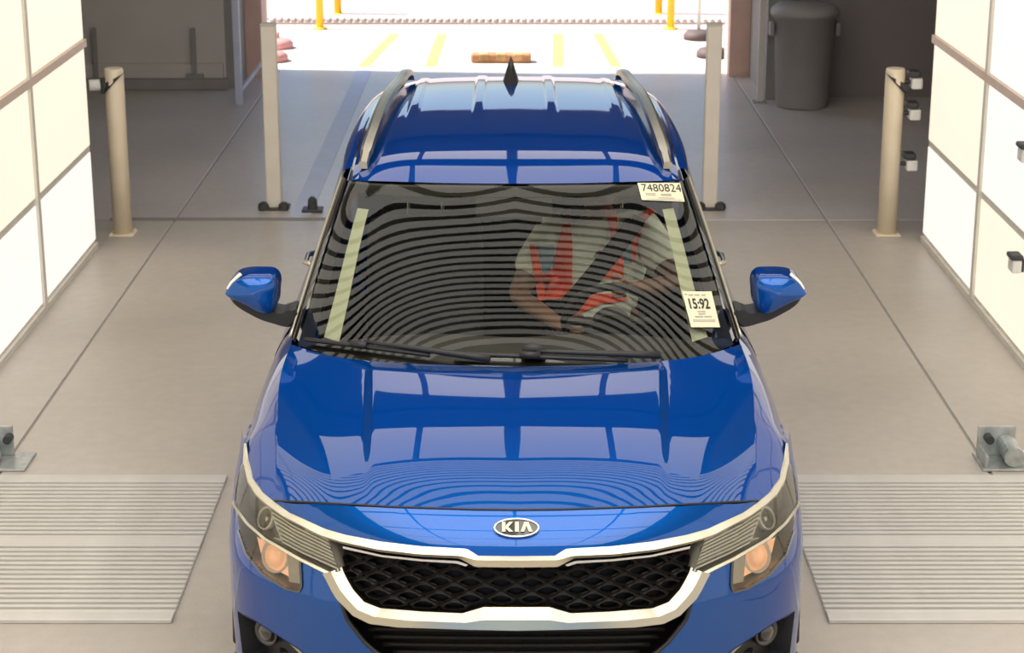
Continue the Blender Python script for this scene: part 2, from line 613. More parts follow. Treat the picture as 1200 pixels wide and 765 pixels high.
# ---- ribbed drain plates in the floor
def drain(name, x0, x1, label):
    e = struct(empty(name, ((x0 + x1) / 2, 7.3, 0)))
    X0, X1 = x0 - e.location.x, x1 - e.location.x
    box('drain_bed', X0, X1, -0.72, 0.71, 0.0005, 0.003, 'ribgap', e)
    bm = bmesh.new()
    add_box(bm, X0, X1, -0.02, 0.02, 0.0, 0.018, 0.003)
    proto = bm_obj('rib', bm, 'rib', e)
    n = 33
    for k in range(n):
        yy = -0.70 + 1.40 * k / (n - 1)
        o = proto if k == 0 else proto.copy()
        if k:
            COL.objects.link(o)
            o.parent = e
        o.location = (0, yy, 0)
        o.scale = (1, 1.7 if k in (0, 16, n - 1) else 0.56, 1)
    return e


drain('trim_3', -2.60, -1.245, '')
drain('trim_4', 1.16, 2.58, '')

# ==================================================================
# LOOSE THINGS IN THE PLACE
# ==================================================================


def bollard(x, y0, hgt, label, side):
    e = empty('bollard', (x, y0, 0))
    bm = bmesh.new()
    lathe(bm, [(0.062, 0), (0.062, hgt - 0.015), (0.056, hgt), (0.0, hgt)], (0, 0, 0))
    o = bm_obj('pipe', bm, 'post', e, True)
    o.data.polygons.foreach_set('use_smooth', [abs(p.normal.z) < 0.5 for p in o.data.polygons])
    bm = bmesh.new()
    add_box(bm, -0.08, 0.08, -0.08, 0.08, 0, 0.01, 0.004)
    bm_obj('base_plate', bm, 'post', e)
    for sx in (-1, 1):
        for sy in (-1, 1):
            bm = bmesh.new()
            add_cyl(bm, (sx * 0.066, sy * 0.066, 0.008), (sx * 0.066, sy * 0.066, 0.02), 0.008, seg=8)
            bm_obj('anchor_bolt', bm, 'post', e)
    # dark diagonal clamp with a small camera head
    mesh_obj('clamp', [(side * -0.066, -0.07, hgt - 0.03), (side * 0.05, -0.07, hgt - 0.15), (side * 0.075, -0.05, hgt - 0.15),
                       (side * 0.075, -0.05, hgt - 0.10), (side * -0.066, 0.07, hgt - 0.03), (side * 0.05, 0.07, hgt - 0.15),
                       (side * 0.075, 0.05, hgt - 0.15), (side * 0.075, 0.05, hgt - 0.10)],
             [(0, 1, 2, 3), (7, 6, 5, 4), (0, 3, 7, 4), (1, 0, 4, 5), (2, 1, 5, 6), (3, 2, 6, 7)], 'darkmetal', e)
    tag(e, label, 'bollard', 'cream bollards at the tunnel ends')
    return e


def sensor(e, dx, dy, z, toward):
    bm = bmesh.new()
    add_box(bm, dx - 0.035, dx + 0.035, dy - 0.05, dy + 0.05, z - 0.04, z + 0.03, 0.01)
    o = bm_obj('sensor_head', bm, 'sensor', e)
    bm = bmesh.new()
    add_box(bm, dx - 0.055, dx + 0.02, dy - 0.055, dy + 0.055, z + 0.035, z + 0.075, 0.012)
    bm_obj('sensor_hood', bm, 'darkmetal', o)
    bm = bmesh.new()
    add_cyl(bm, (0, 0.0, z), (dx, dy, z), 0.014, seg=8)
    bm_obj('sensor_arm', bm, 'darkmetal', o)


b1 = bollard(-2.535, 12.42, 1.085, 'round cream bollard by the wall with one small sensor clamped on', -1)
bm = bmesh.new()
add_cyl(bm, (-0.15, -0.06, 0.985), (-0.06, -0.03, 0.985), 0.036, seg=16)
o = bm_obj('sensor_head', bm, 'sensor', b1)
bm = bmesh.new()
add_box(bm, -0.075, -0.05, -0.075, -0.02, 0.93, 1.03, 0.008)
bm_obj('sensor_hood', bm, 'darkmetal', o)
b2 = bollard(2.44, 12.42, 1.085, 'round cream bollard carrying three small white sensors one above another', 1)
for z in (1.0, 0.80, 0.47):
    sensor(b2, 0.13, -0.02, z, 1)


def sensor_post(x, y0, hgt, label):
    e = empty('square_post', (x, y0, 0))
    bm = bmesh.new()
    add_box(bm, -0.05, 0.05, -0.05, 0.05, 0.012, hgt, 0.008)
    bm_obj('upright', bm, 'postgrey', e)
    bm = bmesh.new()
    add_box(bm, -0.052, 0.052, -0.052, 0.052, hgt, hgt + 0.012, 0.004)
    bm_obj('cap', bm, 'wallgrey', e)
    bm = bmesh.new()
    add_box(bm, -0.10, 0.10, -0.09, 0.09, 0, 0.014, 0.004)
    bm_obj('base_plate', bm, 'darkmetal', e)
    for sx in (-1, 1):
        bm = bmesh.new()
        lathe(bm, [(0.04, 0.0), (0.035, 0.03), (0.015, 0.045), (0.0, 0.045)], (sx * 0.07, -0.06, 0.012), seg=12)
        bm_obj('anchor_knob', bm, 'darkmetal', e)
    tag(e, label, 'post', 'square posts in the hall')
    return e


sensor_post(-1.63, 13.15, 1.255, 'tall cream square post on the floor between bollard and painted line')
sensor_post(1.355, 13.15, 1.255, 'tall cream square post standing in line with the dark jamb')

# little dark floor anchor at the end of the painted line
e = empty('floor_anchor', (-1.36, 13.05, 0.004))
bm = bmesh.new()
add_box(bm, -0.07, 0.07, -0.06, 0.06, 0, 0.02, 0.006)
bm_obj('plate', bm, 'darkmetal', e)
bm = bmesh.new()
lathe(bm, [(0.035, 0.02), (0.03, 0.08), (0.012, 0.10), (0, 0.10)], (0, 0, 0), seg=12)
bm_obj('knob', bm, 'darkmetal', e)
tag(e, 'small dark anchor on the floor at the end of painted line', 'anchor')


# galvanised floor brackets beside the drains
def floor_bracket(x, y0, label, s):
    e = empty('floor_bracket', (x, y0, 0))
    box('foot_plate', -0.11, 0.16, -0.11, 0.11, 0, 0.012, 'galv', e, bevel=0.003)
    box('back_plate', -0.10, 0.07, 0.07, 0.085, 0.012, 0.15, 'galv', e, bevel=0.003)
    bm = bmesh.new()
    add_cyl(bm, (0.03 * s, 0.07, 0.07), (0.03 * s, -0.09, 0.06), 0.045, seg=18)
    bm_obj('roller', bm, 'galv', e)
    bm = bmesh.new()
    add_cyl(bm, (-0.055 * s, 0.07, 0.10), (-0.055 * s, 0.02, 0.10), 0.02, seg=12)
    bm_obj('pin', bm, 'darkmetal', e)
    bm = bmesh.new()
    add_cyl(bm, (0.03, -0.03, 0.05), (0.30 * s, -0.03, 0.05), 0.022, seg=12)
    bm_obj('axle', bm, 'sensor', e)
    bm = bmesh.new()
    add_box(bm, -0.10, -0.085, -0.10, 0.07, 0.012, 0.07, 0.003)
    bm_obj('side_plate', bm, 'galv', e)
    tag(e, label, 'bracket', 'galvanised brackets on the floor')


floor_bracket(2.19, 8.22, 'galvanised roller bracket on the floor under the panels with sensors', 1)
floor_bracket(-2.31, 8.22, 'galvanised roller bracket on the floor at the opposite panel wall', -1)

# small dark sensors on the right panel wall
for (yy, zz, lb) in ((9.72, 1.10, 'small dark sensor fixed just under the pink rail of panels'),
                     (9.74, 0.52, 'small dark-topped white sensor fixed under the grey panel seam')):
    e = empty('wall_sensor', (WX - 0.008, yy, zz))
    bm = bmesh.new()
    add_box(bm, -0.065, -0.015, -0.05, 0.05, -0.045, 0.025, 0.01)
    bm_obj('case', bm, 'sensor', e)
    bm = bmesh.new()
    add_box(bm, -0.075, -0.01, -0.055, 0.055, 0.025, 0.05, 0.008)
    bm_obj('hood', bm, 'darkmetal', e)
    bm = bmesh.new()
    add_box(bm, -0.02, 0.0, -0.04, 0.04, -0.04, 0.03, 0.003)
    bm_obj('bracket', bm, 'darkmetal', e)
    tag(e, lb, 'sensor', 'sensors on the panel wall')

# ---- trash bin
e = empty('trash_bin', (2.53, 17.0, 0))
bm = bmesh.new()
lathe(bm, [(0.215, 0.0), (0.225, 0.02), (0.262, 0.78), (0.285, 0.785), (0.285, 0.82), (0.262, 0.825), (0.25, 0.80), (0.20, 0.03), (0.0, 0.03)], (0, 0, 0), seg=40)
bm_obj('bin_body', bm, 'bin', e, True)
bm = bmesh.new()
lathe(bm, [(0.292, 0.80), (0.298, 0.81), (0.295, 0.85), (0.24, 0.895), (0.0, 0.905)], (0, 0, 0), seg=40)
bm_obj('lid', bm, 'bin', e, True)
for sx in (-1, 1):
    bm = bmesh.new()
    add_box(bm, sx * 0.285 - 0.02, sx * 0.285 + 0.02, -0.06, 0.06, 0.62, 0.74, 0.012)
    bm_obj('handle', bm, 'bin', e)
tag(e, 'large round grey plastic trash bin with lid beside the dark wall', 'bin')

# ---- outside: grate, yellow posts, block, weighted bases
e = empty('kerb_grate', (-0.15, 22.2, 0))
box('grate_frame', -2.6, 2.6, -0.14, 0.14, -0.002, 0.02, 'road', e)
bm = bmesh.new()
add_box(bm, -0.018, 0.018, -0.12, 0.12, 0.02, 0.055, 0.004)
pr = bm_obj('grate_bar', bm, 'ground', e)
for k in range(66):
    o = pr if k == 0 else pr.copy()
    if k:
        COL.objects.link(o)
        o.parent = e
    o.location = (-2.55 + k * 5.1 / 65, 0, 0)
tag(e, 'long low kerb grate with cross bars outside on the pale ground', 'grate')


def yellow_post(x, y0, label, mt='yellow'):
    e = empty('safety_post', (x, y0, 0.0))
    bm = bmesh.new()
    lathe(bm, [(0.042, 0), (0.042, 1.0), (0.03, 1.04), (0, 1.05)], (0, 0, 0), seg=16)
    bm_obj('pipe', bm, mt, e, True)
    bm = bmesh.new()
    lathe(bm, [(0.08, 0.0), (0.08, 0.012), (0.045, 0.02)], (0, 0, 0), seg=16)
    bm_obj('foot', bm, mt, e, True)
    tag(e, label, 'post', 'yellow posts outside')


yellow_post(-2.12, 21.7, 'yellow safety post before the grate on the side of the reddish bases')
yellow_post(1.75, 21.7, 'yellow safety post before the grate on the side of the thin pole')
yellow_post(-2.02, 22.85, 'yellow safety post on pink paving on the side of the reddish bases', 'yellow')
yellow_post(1.70, 22.85, 'yellow safety post on pink paving on the side of the thin pole', 'yellow')

e = empty('wheel_stop', (-0.11, 19.45, 0))
bm = bmesh.new()
add_box(bm, -0.30, 0.30, -0.09, 0.09, 0, 0.085, 0.02)
bm_obj('block', bm, 'block', e)
for sx in (-0.17, 0.0, 0.17):
    bm = bmesh.new()
    add_box(bm, sx - 0.05, sx + 0.05, -0.094, 0.05, 0.02, 0.088, 0.01)
    bm_obj('reflector', bm, 'blockpale', e)
tag(e, 'low brown wheel stop block with yellow reflectors on the ground outside', 'wheel stop')


def weighted_base(x, y0, mt, label, pole=False, r=0.16):
    e = empty('weighted_base', (x, y0, 0))
    bm = bmesh.new()
    lathe(bm, [(r, 0), (r, 0.05), (r * 0.8, 0.085), (0.05, 0.10), (0.0, 0.10)], (0, 0, 0), seg=24)
    bm_obj('rubber_foot', bm, mt, e, True)
    bm = bmesh.new()
    lathe(bm, [(0.02, 0.09), (0.02, 1.3 if pole else 0.16), (0, 1.3 if pole else 0.16)], (0, 0, 0), seg=10)
    bm_obj('pole' if pole else 'socket', bm, 'sensor' if pole else mt, e, True)
    tag(e, label, 'base', 'weighted bases outside')


weighted_base(1.99, 20.95, 'darkrubber', 'dark round rubber base holding a thin white pole outside', True)
weighted_base(2.02, 19.75, 'darkrubber', 'dark round rubber base without a pole outside beside the jamb')
weighted_base(-2.43, 20.35, 'redbase', 'reddish round rubber base outside, farther from the jamb')
weighted_base(-2.39, 19.50, 'redbase', 'reddish round rubber base outside, right by the jamb')


# ==================================================================
# THE CAR   (car space: x to the right of the picture, y rearwards from the nose, z up)
# ==================================================================
CAR_Y = 5.14
car = empty('car', (0.013, CAR_Y, 0))
tag(car, 'glossy blue compact SUV parked in the light tunnel with stickers on its windscreen', 'car')
EYE = np.array([0, -CAR_Y, CAM_H])

PLAN = np.array([(0, 0), (.2, .012), (.4, .06), (.57, .15), (.68, .235), (.77, .325), (.845, .43), (.892, .54),
                 (.916, .67), (.923, .90), (.915, 1.3), (.905, 1.75)])
_c = np.concatenate([[0], np.cumsum(np.linalg.norm(np.diff(PLAN, axis=0), axis=1))])
SS = np.linspace(0, _c[-1], 600)
PS = nspline(_c, PLAN, SS)
imax = int(np.argmax(PS[:, 0]))
XM, YM, SM = PS[:imax + 1, 0], PS[:imax + 1, 1], SS[:imax + 1]


def K(x, z):
    zz = max(0.0, (z - .66) / .25) ** 1.5
    return .06 * zz + .18 * zz * (abs(x) / .86) ** 9 + 8 * max(0.0, z - .88) ** 2 * (1 if abs(x) < .6 else max(0, (.8 - abs(x)) / .2)) + .3 * max(0.0, .55 - z) ** 2


def S(s, z, off=0.0):
    x = float(np.interp(s, SS, PS[:, 0]))
    yv = float(np.interp(s, SS, PS[:, 1]))
    p = np.array([x, yv + K(x, z), z])
    if off:
        p = p + NS(s, z) * off
    return p


def NS(s, z):
    e_ = 0.004
    a = S(s + e_, z) - S(max(s - e_, 0), z)
    b = S(s, z + e_) - S(s, z - e_)
    n = np.cross(a, b)
    n = n / np.linalg.norm(n)
    if s < 1e-6:
        n[0] = 0
        n /= np.linalg.norm(n)
    return n


def lift(px, py):
    """pixel -> (s, z) on the car's front surface (either half folds onto x >= 0)"""
    d = ray(605 + abs(605 - px), py, 605.0)

    def g(yy):
        t = (yy + CAR_Y) / d[1]
        x, z = d[0] * t, CAM_H + d[2] * t
        return yy - (float(np.interp(x, XM, YM)) + (3 * (x - XM[-1]) if x > XM[-1] else 0) + K(x, z)), x, z
    a, b = -.25, 1.4
    for _ in range(44):
        m = (a + b) / 2
        if g(m)[0] < 0:
            a = m
        else:
            b = m
    _, x, z = g((a + b) / 2)
    return float(np.interp(x, XM, SM)), z


def P(px, py, off=0.0):
    s, z = lift(px, py)
    return S(s, z, off)


def inpoly(pt, poly):
    x, y_ = pt
    c = False
    j = len(poly) - 1
    for i in range(len(poly)):
        xi, yi = poly[i]
        xj, yj = poly[j]
        if (yi > y_) != (yj > y_) and x < (xj - xi) * (y_ - yi) / (yj - yi) + xi:
            c = not c
        j = i
    return c


def dens(poly, step):
    out = []
    n = len(poly)
    for i in range(n):
        a = np.array(poly[i])
        b = np.array(poly[(i + 1) % n])
        k = max(1, int(np.linalg.norm(b - a) / step))
        for q in range(k):
            out.append(tuple(a + (b - a) * q / k))
    return out


def smooth_px(pts, n):
    return [tuple(v) for v in curve(pts, n)]


def patch(name, poly, holes, off, material, parent, mode='both', step=0.02, wall=0.0, wall_mat=None):
    """poly in (s,z); exact outline, smooth analytic normals. mode both = one mesh over both halves"""
    poly = dens(poly, step)
    hs = [dens(h, step) for h in holes]
    pts = [Vector(p) for p in poly]
    edges = [(i, (i + 1) % len(poly)) for i in range(len(poly))]
    for h in hs:
        o = len(pts)
        pts += [Vector(p) for p in h]
        edges += [(o + i, o + (i + 1) % len(h)) for i in range(len(h))]
    allb = np.array([p[:] for p in pts])
    s0, z0 = allb.min(0)
    s1, z1 = allb.max(0)
    for i in range(int((s1 - s0) / step) + 1):
        for j in range(int((z1 - z0) / step) + 1):
            q = (s0 + (i + .5 + .5 * (j % 2)) * step, z0 + (j + .5) * step)
            if inpoly(q, poly) and not any(inpoly(q, h) for h in hs) and np.min(np.sum((allb - q) ** 2, 1)) > (step * .45) ** 2:
                pts.append(Vector(q))
    r = delaunay_2d_cdt(pts, edges, [], 0, 1e-6)
    V2, T = r[0], r[2]
    keep = []
    for f in T:
        c = (sum(V2[i].x for i in f) / 3, sum(V2[i].y for i in f) / 3)
        if inpoly(c, poly) and not any(inpoly(c, h) for h in hs):
            keep.append(f)
    used = sorted({i for f in keep for i in f})
    mp = {v: k for k, v in enumerate(used)}
    N = [NS(V2[i].x, V2[i].y) for i in used]
    V = [S(V2[i].x, V2[i].y) + N[k] * (off(V2[i].x, V2[i].y) if callable(off) else off) for k, i in enumerate(used)]
    Fc = []
    for f in keep:
        a, b, c = [V[mp[i]] for i in f]
        n = np.cross(b - a, c - a)
        g = tuple(mp[i] for i in f)
        Fc.append(g if np.dot(n, N[g[0]]) > 0 else g[::-1])
    Vm = [v * (-1, 1, 1) for v in V]
    Nm = [v * (-1, 1, 1) for v in N]
    Fm = [f[::-1] for f in Fc]
    if mode == 'both':
        o = mesh_obj(name, V + Vm, Fc + [tuple(i + len(V) for i in f) for f in Fm], material, parent, True, N + Nm)
        return o
    if mode == 'pair':
        return (mesh_obj(name, V, Fc, material, parent[0] if isinstance(parent, tuple) else parent, True, N),
                mesh_obj(name, Vm, Fm, material, parent[1] if isinstance(parent, tuple) else parent, True, Nm))


def strip(name, lines, material, parent, n=60, mode='both', skirt=0.03, taper=0.0):
    """lines: list of (pixel polyline, offset); every band between two lines is its own facet"""
    L = []
    for pl, off in lines:
        q = polyline(pl, n)
        L.append(np.array([P(a, b, off * (min(1.0, .15 + i / (n * taper)) if taper else 1)) for i, (a, b) in enumerate(q)]))
    if skirt:
        def push(pl, off):
            q = polyline(pl, n)
            return np.array([P(a, b, off * (min(1.0, .15 + i / (n * taper)) if taper else 1)) for i, (a, b) in enumerate(q)])
        L = [push(lines[0][0], lines[0][1] - skirt)] + L + [push(lines[-1][0], lines[-1][1] - skirt)]
    V, Fc = [], []
    for k in range(len(L) - 1):
        o = len(V)
        V += list(L[k]) + list(L[k + 1])
        for j in range(n - 1):
            Fc.append((o + j, o + j + 1, o + n + j + 1, o + n + j))
    Vm = [v * np.array((-1, 1, 1)) for v in V]
    Fm = [f[::-1] for f in Fc]
    if mode == 'both':
        return mesh_obj(name, V + Vm, Fc + [tuple(i + len(V) for i in f) for f in Fm], material, parent, True)
    return mesh_obj(name, V, Fc, material, parent[0], True), mesh_obj(name, Vm, Fm, material, parent[1], True)


# ---- traced outlines of the front end (pixels, one half)
HOODLINE = [(605, 597.5), (557, 597), (462, 594), (379, 589.5), (322, 586.5)]
TRIM_T = [(287.5, 519), (288.5, 537), (295.5, 560), (308, 577), (320.5, 587), (340.6, 601), (381, 619.5), (405, 626.5), (446, 634.5), (493, 640), (547, 643), (560, 651), (605, 651.5)]
TRIM_M = [(287.2, 520), (287, 540), (294, 563), (304, 579), (316, 590), (338, 605), (380, 626.5), (404, 634), (446, 643), (493, 648.5), (541, 650.5), (558, 655.5), (605, 656)]
TRIM_B = [(287, 521), (286, 543), (291.5, 566), (301, 581), (312, 591), (336, 608), (383, 631), (404, 637.5), (446, 646.5), (493, 652), (538, 654), (557, 664), (605, 664.5)]
GR_IN = [(397.5, 665), (400, 672), (404, 680), (411, 692), (424, 706.5), (443, 714), (493, 718), (541, 720), (566, 712.6), (605, 712.6)]
GR_OUT = [(382, 671), (386, 678), (392, 690), (398, 700), (417, 719), (436, 728), (468, 732), (550, 735), (605, 736)]
LAMPU = [(286, 541), (292, 566), (312, 590), (336, 607), (384, 631), (389, 640), (397.5, 669), (389, 671), (352, 652.5), (312, 629.5), (292, 612), (277, 590), (276, 575), (280, 555)]
LAMPL = [(278.5, 597), (292, 617.5), (312, 634.5), (351, 657.5), (352.5, 686), (350, 692.5), (335, 688), (309, 671), (290, 648), (281, 621)]
INTAKE = [(397, 700), (405, 727), (427, 755), (443, 768), (475, 789), (520, 803), (605, 806)]
FOG = [(279, 716), (300, 728), (329, 747), (354, 763), (372, 780), (352, 792), (310, 794), (286, 774)]


def sz(pl):
    return [lift(a, b) for a, b in pl]


# bumper skin with holes for the lamps, the grille and the fog-lamp pockets
SB = float(np.interp(.900, XM, SM))
bump_poly = ([(0.0, 0.30), (0.0, lift(605, 806)[1])] + sz(INTAKE[::-1][1:]) + sz([(388, 690), (379, 673), (372, 664.5), (353, 655.5)])
             + sz(LAMPL[4:]) + sz([(277.5, 600), (276, 586), (276, 575), (280, 555), (286, 541), (288, 522)]) + [(SB, lift(288, 522)[1] - .01), (SB, 0.30)])
bumper = patch('front_bumper', bump_poly, [sz(FOG)], 0.0, 'paint', car, step=0.022)
# nose panel between bonnet and chrome strip
nose_poly = sz(HOODLINE) + sz([(316, 588.5)]) + sz(TRIM_M[5:][::1])
nose = patch('nose_panel', nose_poly, [], 0.0, 'paint', car, step=0.018)
# black bodies behind the openings
blk = [(0, .25), (0, .875), (lift(395, 636)[0], .875), (lift(392, 690)[0], .70), (lift(392, 690)[0], .25)]
patch('grille_backing', blk, [], -0.075, 'grille', car, step=0.06)
fogb = sz([(272, 706), (300, 722), (332, 742), (380, 766), (390, 790), (350, 802), (300, 802), (276, 780)])
patch('fog_pocket', fogb, [], -0.07, 'black', (car, car), mode='pair', step=0.05)
strip('fog_lip', [(FOG + [FOG[0]], 0.002), (FOG + [FOG[0]], -0.08)], 'black', (car, car), n=50, mode='pair', skirt=0)
# lower valance
val = [(0, .19), (0, .305), (SB, .305), (SB, .24)]
patch('lower_valance', val, [], -0.012, 'black', car, step=0.05)
strip('skid_plate', [([(452, 812), (500, 819), (605, 822)], 0.006), ([(462, 824), (505, 834), (605, 838)], 0.012)], 'trimchrome', car, n=40, skirt=0.01)
# fog lamps
for sx in (1, -1):
    s_, z_ = lift(298.5, 744)
    c = S(s_, z_, -0.055)
    n = NS(s_, z_)
    nn = Vector((n[0] * 0.5, n[1], n[2])).normalized()
    bm = bmesh.new()
    lathe(bm, [(0.044, -0.02), (0.046, 0.018), (0.040, 0.026), (0.034, 0.018), (0.0, 0.012)], (0, 0, 0), seg=24)
    q = nn.to_track_quat('Z', 'Y').to_matrix().to_4x4()
    q.translation = Vector(c)
    bmesh.ops.transform(bm, matrix=q, verts=bm.verts)
    if sx < 0:
        bmesh.ops.scale(bm, vec=(-1, 1, 1), verts=bm.verts)
    fl = bm_obj('fog_lamp', bm, 'gloss', car, True)
    bm = bmesh.new()
    lathe(bm, [(0.033, 0.018), (0.022, 0.028), (0.0, 0.032)], (0, 0, 0), seg=24)
    bmesh.ops.transform(bm, matrix=q, verts=bm.verts)
    if sx < 0:
        bmesh.ops.scale(bm, vec=(-1, 1, 1), verts=bm.verts)
    bm_obj('fog_lens', bm, 'gloss', fl, True)
    a = [P(320, 748, -0.04), P(335, 765, -0.045), P(352, 785, -0.05)]
    tube('fog_blade', [v * np.array((sx, 1, 1)) for v in a], 0.008, 'lampbody', car)

# chrome upper strip and U-shaped lower strip
up = strip('grille_chrome_strip', [(TRIM_T, 0.004), (TRIM_M, 0.020), (TRIM_B, 0.006)], 'chrome2', car, n=110, skirt=0.03, taper=0.3)
tag(up, 'satin chrome strip sweeping over grille and headlamps')
GR_C = [(390.5, 669), (393, 675), (396, 681), (401, 690), (408.5, 699.5), (421, 713), (440, 721), (480, 725.5), (546, 728), (566, 725), (605, 725)]
strip('grille_chrome_surround', [(GR_IN, -0.012), (GR_C, 0.012), (GR_OUT, 0.018)], 'chrome', car, n=110, skirt=0.05)
# inner thin bright line under the upper strip
strip('grille_inner_strip', [([(400, 640), (446, 650.5), (493, 655.5), (536, 657.5), (548, 662)], -0.006), ([(400, 643), (446, 653), (493, 658), (534, 660.5), (545, 664)], -0.008)],
      'trimchrome', (car, car), n=40, mode='pair', skirt=0.012)
# grille net: one almond cell after another
grille_net = patch('grille_sheet', sz([(605, 657), (541, 652), (446, 645), (388, 634)]) + sz(GR_IN), [], -0.058, 'grille', car, step=0.03)
gpoly = [(605, 660), (545, 658), (446, 648), (391, 641)] + GR_IN
gfull = gpoly + [(1210 - a, b) for a, b in gpoly[::-1]]
row = 0
yy = 652.0
while yy < 722:
    pitch = 37.0
    xx = 605 - pitch * 7 + (pitch / 2 if row % 2 else 0)
    while xx < 605 + pitch * 7:
        sag = ((xx - 605) / 215) ** 2 * -11 + 3
        cy_ = yy + sag
        if inpoly((xx, cy_), gfull):
            ring = []
            for k in range(10):
                a = 2 * math.pi * k / 10
                rx = 18.4 * math.copysign(abs(math.cos(a)) ** 1.25, math.cos(a))
                ry = 9.6 * math.copysign(abs(math.sin(a)) ** 1.25, math.sin(a))
                ring.append((rx, ry))
            outer, inner, back = [], [], []
            ok = True
            for rx, ry in ring:
                q = (xx + rx, cy_ + ry)
                if not inpoly(q, gfull):
                    w = 1.0
                    while w > 0.05 and not inpoly((xx + rx * w, cy_ + ry * w), gfull):
                        w -= 0.05
                    q = (xx + rx * w, cy_ + ry * w)
                    rx, ry = rx * w, ry * w
                sg = 1 if q[0] >= 605 else -1
                outer.append(P(q[0], q[1], -0.030) * (sg, 1, 1))
                q2 = (xx + rx * .70, cy_ + ry * .58 + 0.6)
                sg = 1 if q2[0] >= 605 else -1
                inner.append(P(q2[0], q2[1], -0.020) * (sg, 1, 1))
                q3 = (xx + rx * .62, cy_ + ry * .5 + 0.6)
                sg = 1 if q3[0] >= 605 else -1
                back.append(P(q3[0], q3[1], -0.055) * (sg, 1, 1))
            V = outer + inner + back
            fc = []
            for k in range(10):
                k2 = (k + 1) % 10
                fc += [(k, k2, 10 + k2, 10 + k), (10 + k, 10 + k2, 20 + k2, 20 + k)]
            mesh_obj('grille_cell', V, fc, 'gloss' if False else 'grille', grille_net)
        xx += pitch
    yy += 9.8
    row += 1
# lower intake slats
for py_ in (745, 754, 763, 772, 782, 792):
    x0 = np.interp(py_, [727, 755, 768, 789, 803], [407, 429, 446, 478, 523])
    q = [(x, py_ - 3 * ((605 - x) / 200) ** 2 + 1) for x in np.linspace(x0 + 2, 605, 14)]
    pts = [P(a, b, -0.045) for a, b in q]
    full = pts + [v * np.array((-1, 1, 1)) for v in pts[::-1][1:]]
    tube('intake_slat', full, 0.007, 'grille', car, seg=6)
tube('intake_lip', [P(a, b, -0.006) for a, b in polyline(INTAKE, 30)] + [P(a, b, -0.006) * np.array((-1, 1, 1)) for a, b in polyline(INTAKE, 30)[::-1]], 0.008, 'black', car, seg=6)

# emblem on the nose
s_, z_ = lift(605, 618)
EC, EN = S(s_, z_), NS(s_, z_)


def emb(px, py, off):
    """pixel near the emblem -> point on its flat plate"""
    d = ray(px, py, 605.0)
    c0 = EC + EN * off
    t = np.dot(c0 - EYE, EN) / np.dot(d, EN)
    return EYE + d * t


def ell(rx, ry, off, n=40):
    return [emb(605 + rx * math.cos(2 * math.pi * k / n), 618 + ry * math.sin(2 * math.pi * k / n), off) for k in range(n)]


n = 40
V = ell(26, 10.4, 0.006)
embl = mesh_obj('emblem', V + ell(26, 10.4, -0.012), [tuple(range(n))[::-1]] + [(k, (k + 1) % n, n + (k + 1) % n, n + k) for k in range(n)], 'gloss', car)
tag(embl, 'oval chrome-rimmed emblem reading KIA')
V = ell(27.4, 11.6, -0.008) + ell(27.2, 11.4, 0.009) + ell(25.6, 10.1, 0.011) + ell(24.4, 9.2, 0.005)
fc = []
for r_ in range(3):
    for k in range(n):
        fc.append((r_ * n + k, r_ * n + (k + 1) % n, (r_ + 1) * n + (k + 1) % n, (r_ + 1) * n + k))
mesh_obj('emblem_rim', V, fc, 'trimchrome', embl, True)


def letter(polys):
    V, fc = [], []
    for pl in polys:
        o = len(V)
        k = len(pl)
        V += [emb(a, b, 0.0105) for a, b in pl] + [emb(a, b, 0.004) for a, b in pl]
        fc.append(tuple(o + i for i in range(k)))
        fc += [(o + i, o + (i + 1) % k, o + k + (i + 1) % k, o + k + i) for i in range(k)]
    mesh_obj('emblem_letter', V, fc, 'paper', embl)


yt, yb, ym = 611.3, 622.8, 617.2
letter([[(588, yt), (592, yt), (592, yb), (588, yb)], [(592, 616.2), (596.5, yt), (601, yt), (595.2, ym), (601.2, yb), (596.3, yb), (592, 618.8)]])
letter([[(603.2, yt), (607.6, yt), (607.6, yb), (603.2, yb)]])
letter([[(609.8, yb), (614.2, yt), (618.8, yt), (616.4, 615.6), (614.0, yb)], [(618.8, yt), (624, yb), (619.6, yb), (616.4, 615.6)]])

# ---- headlamps
for sx in (1, -1):
    hl = empty('headlamp')
    hl.parent = car
    if sx > 0:
        HL = [hl]
    else:
        HL.append(hl)
HLP = tuple(HL)
patch('housing', sz(LAMPU), [], -0.045, 'lampbody', HLP, mode='pair', step=0.03)
patch('housing', sz(LAMPL), [], -0.05, 'lampbody', HLP, mode='pair', step=0.03)
for poly in (LAMPU, LAMPL):
    cl = poly + [poly[0]]
    strip('housing_wall', [(cl, 0.0), (cl, -0.052)], 'lampbody', HLP, n=60, mode='pair', skirt=0)
patch('lens_cover', sz(LAMPU), [], 0.003, 'lens', HLP, mode='pair', step=0.025)
patch('lens_cover', sz(LAMPL), [], 0.003, 'lens', HLP, mode='pair', step=0.025)
# black gasket round the lower lens
g1 = LAMPL[3:] + [(277.8, 600)]
strip('gasket', [([(351, 655)] + LAMPL[4:], 0.004), ([(353.5, 655), (355, 687), (351.5, 695), (334, 690.5), (307.5, 673.5), (288, 650), (279.3, 622)], 0.004)],
      'gloss', HLP, n=50, mode='pair', skirt=0.01)
# chrome bar between the two lamps
MID_T = [(275.6, 586), (277, 592), (292, 612.5), (312, 630), (352, 653), (388, 670.5), (391, 671.5)]
MID_B = [(276.2, 591), (278, 597), (292, 617), (312, 634.5), (352, 657.5), (386, 674.5), (390, 676)]
MID_C = [((a + c) / 2, (b + d) / 2) for (a, b), (c, d) in zip(MID_T, MID_B)]
strip('chrome_bar', [(MID_T, 0.004), (MID_C, 0.012), (MID_B, 0.004)], 'chrome2', HLP, n=60, mode='pair', skirt=0.02)


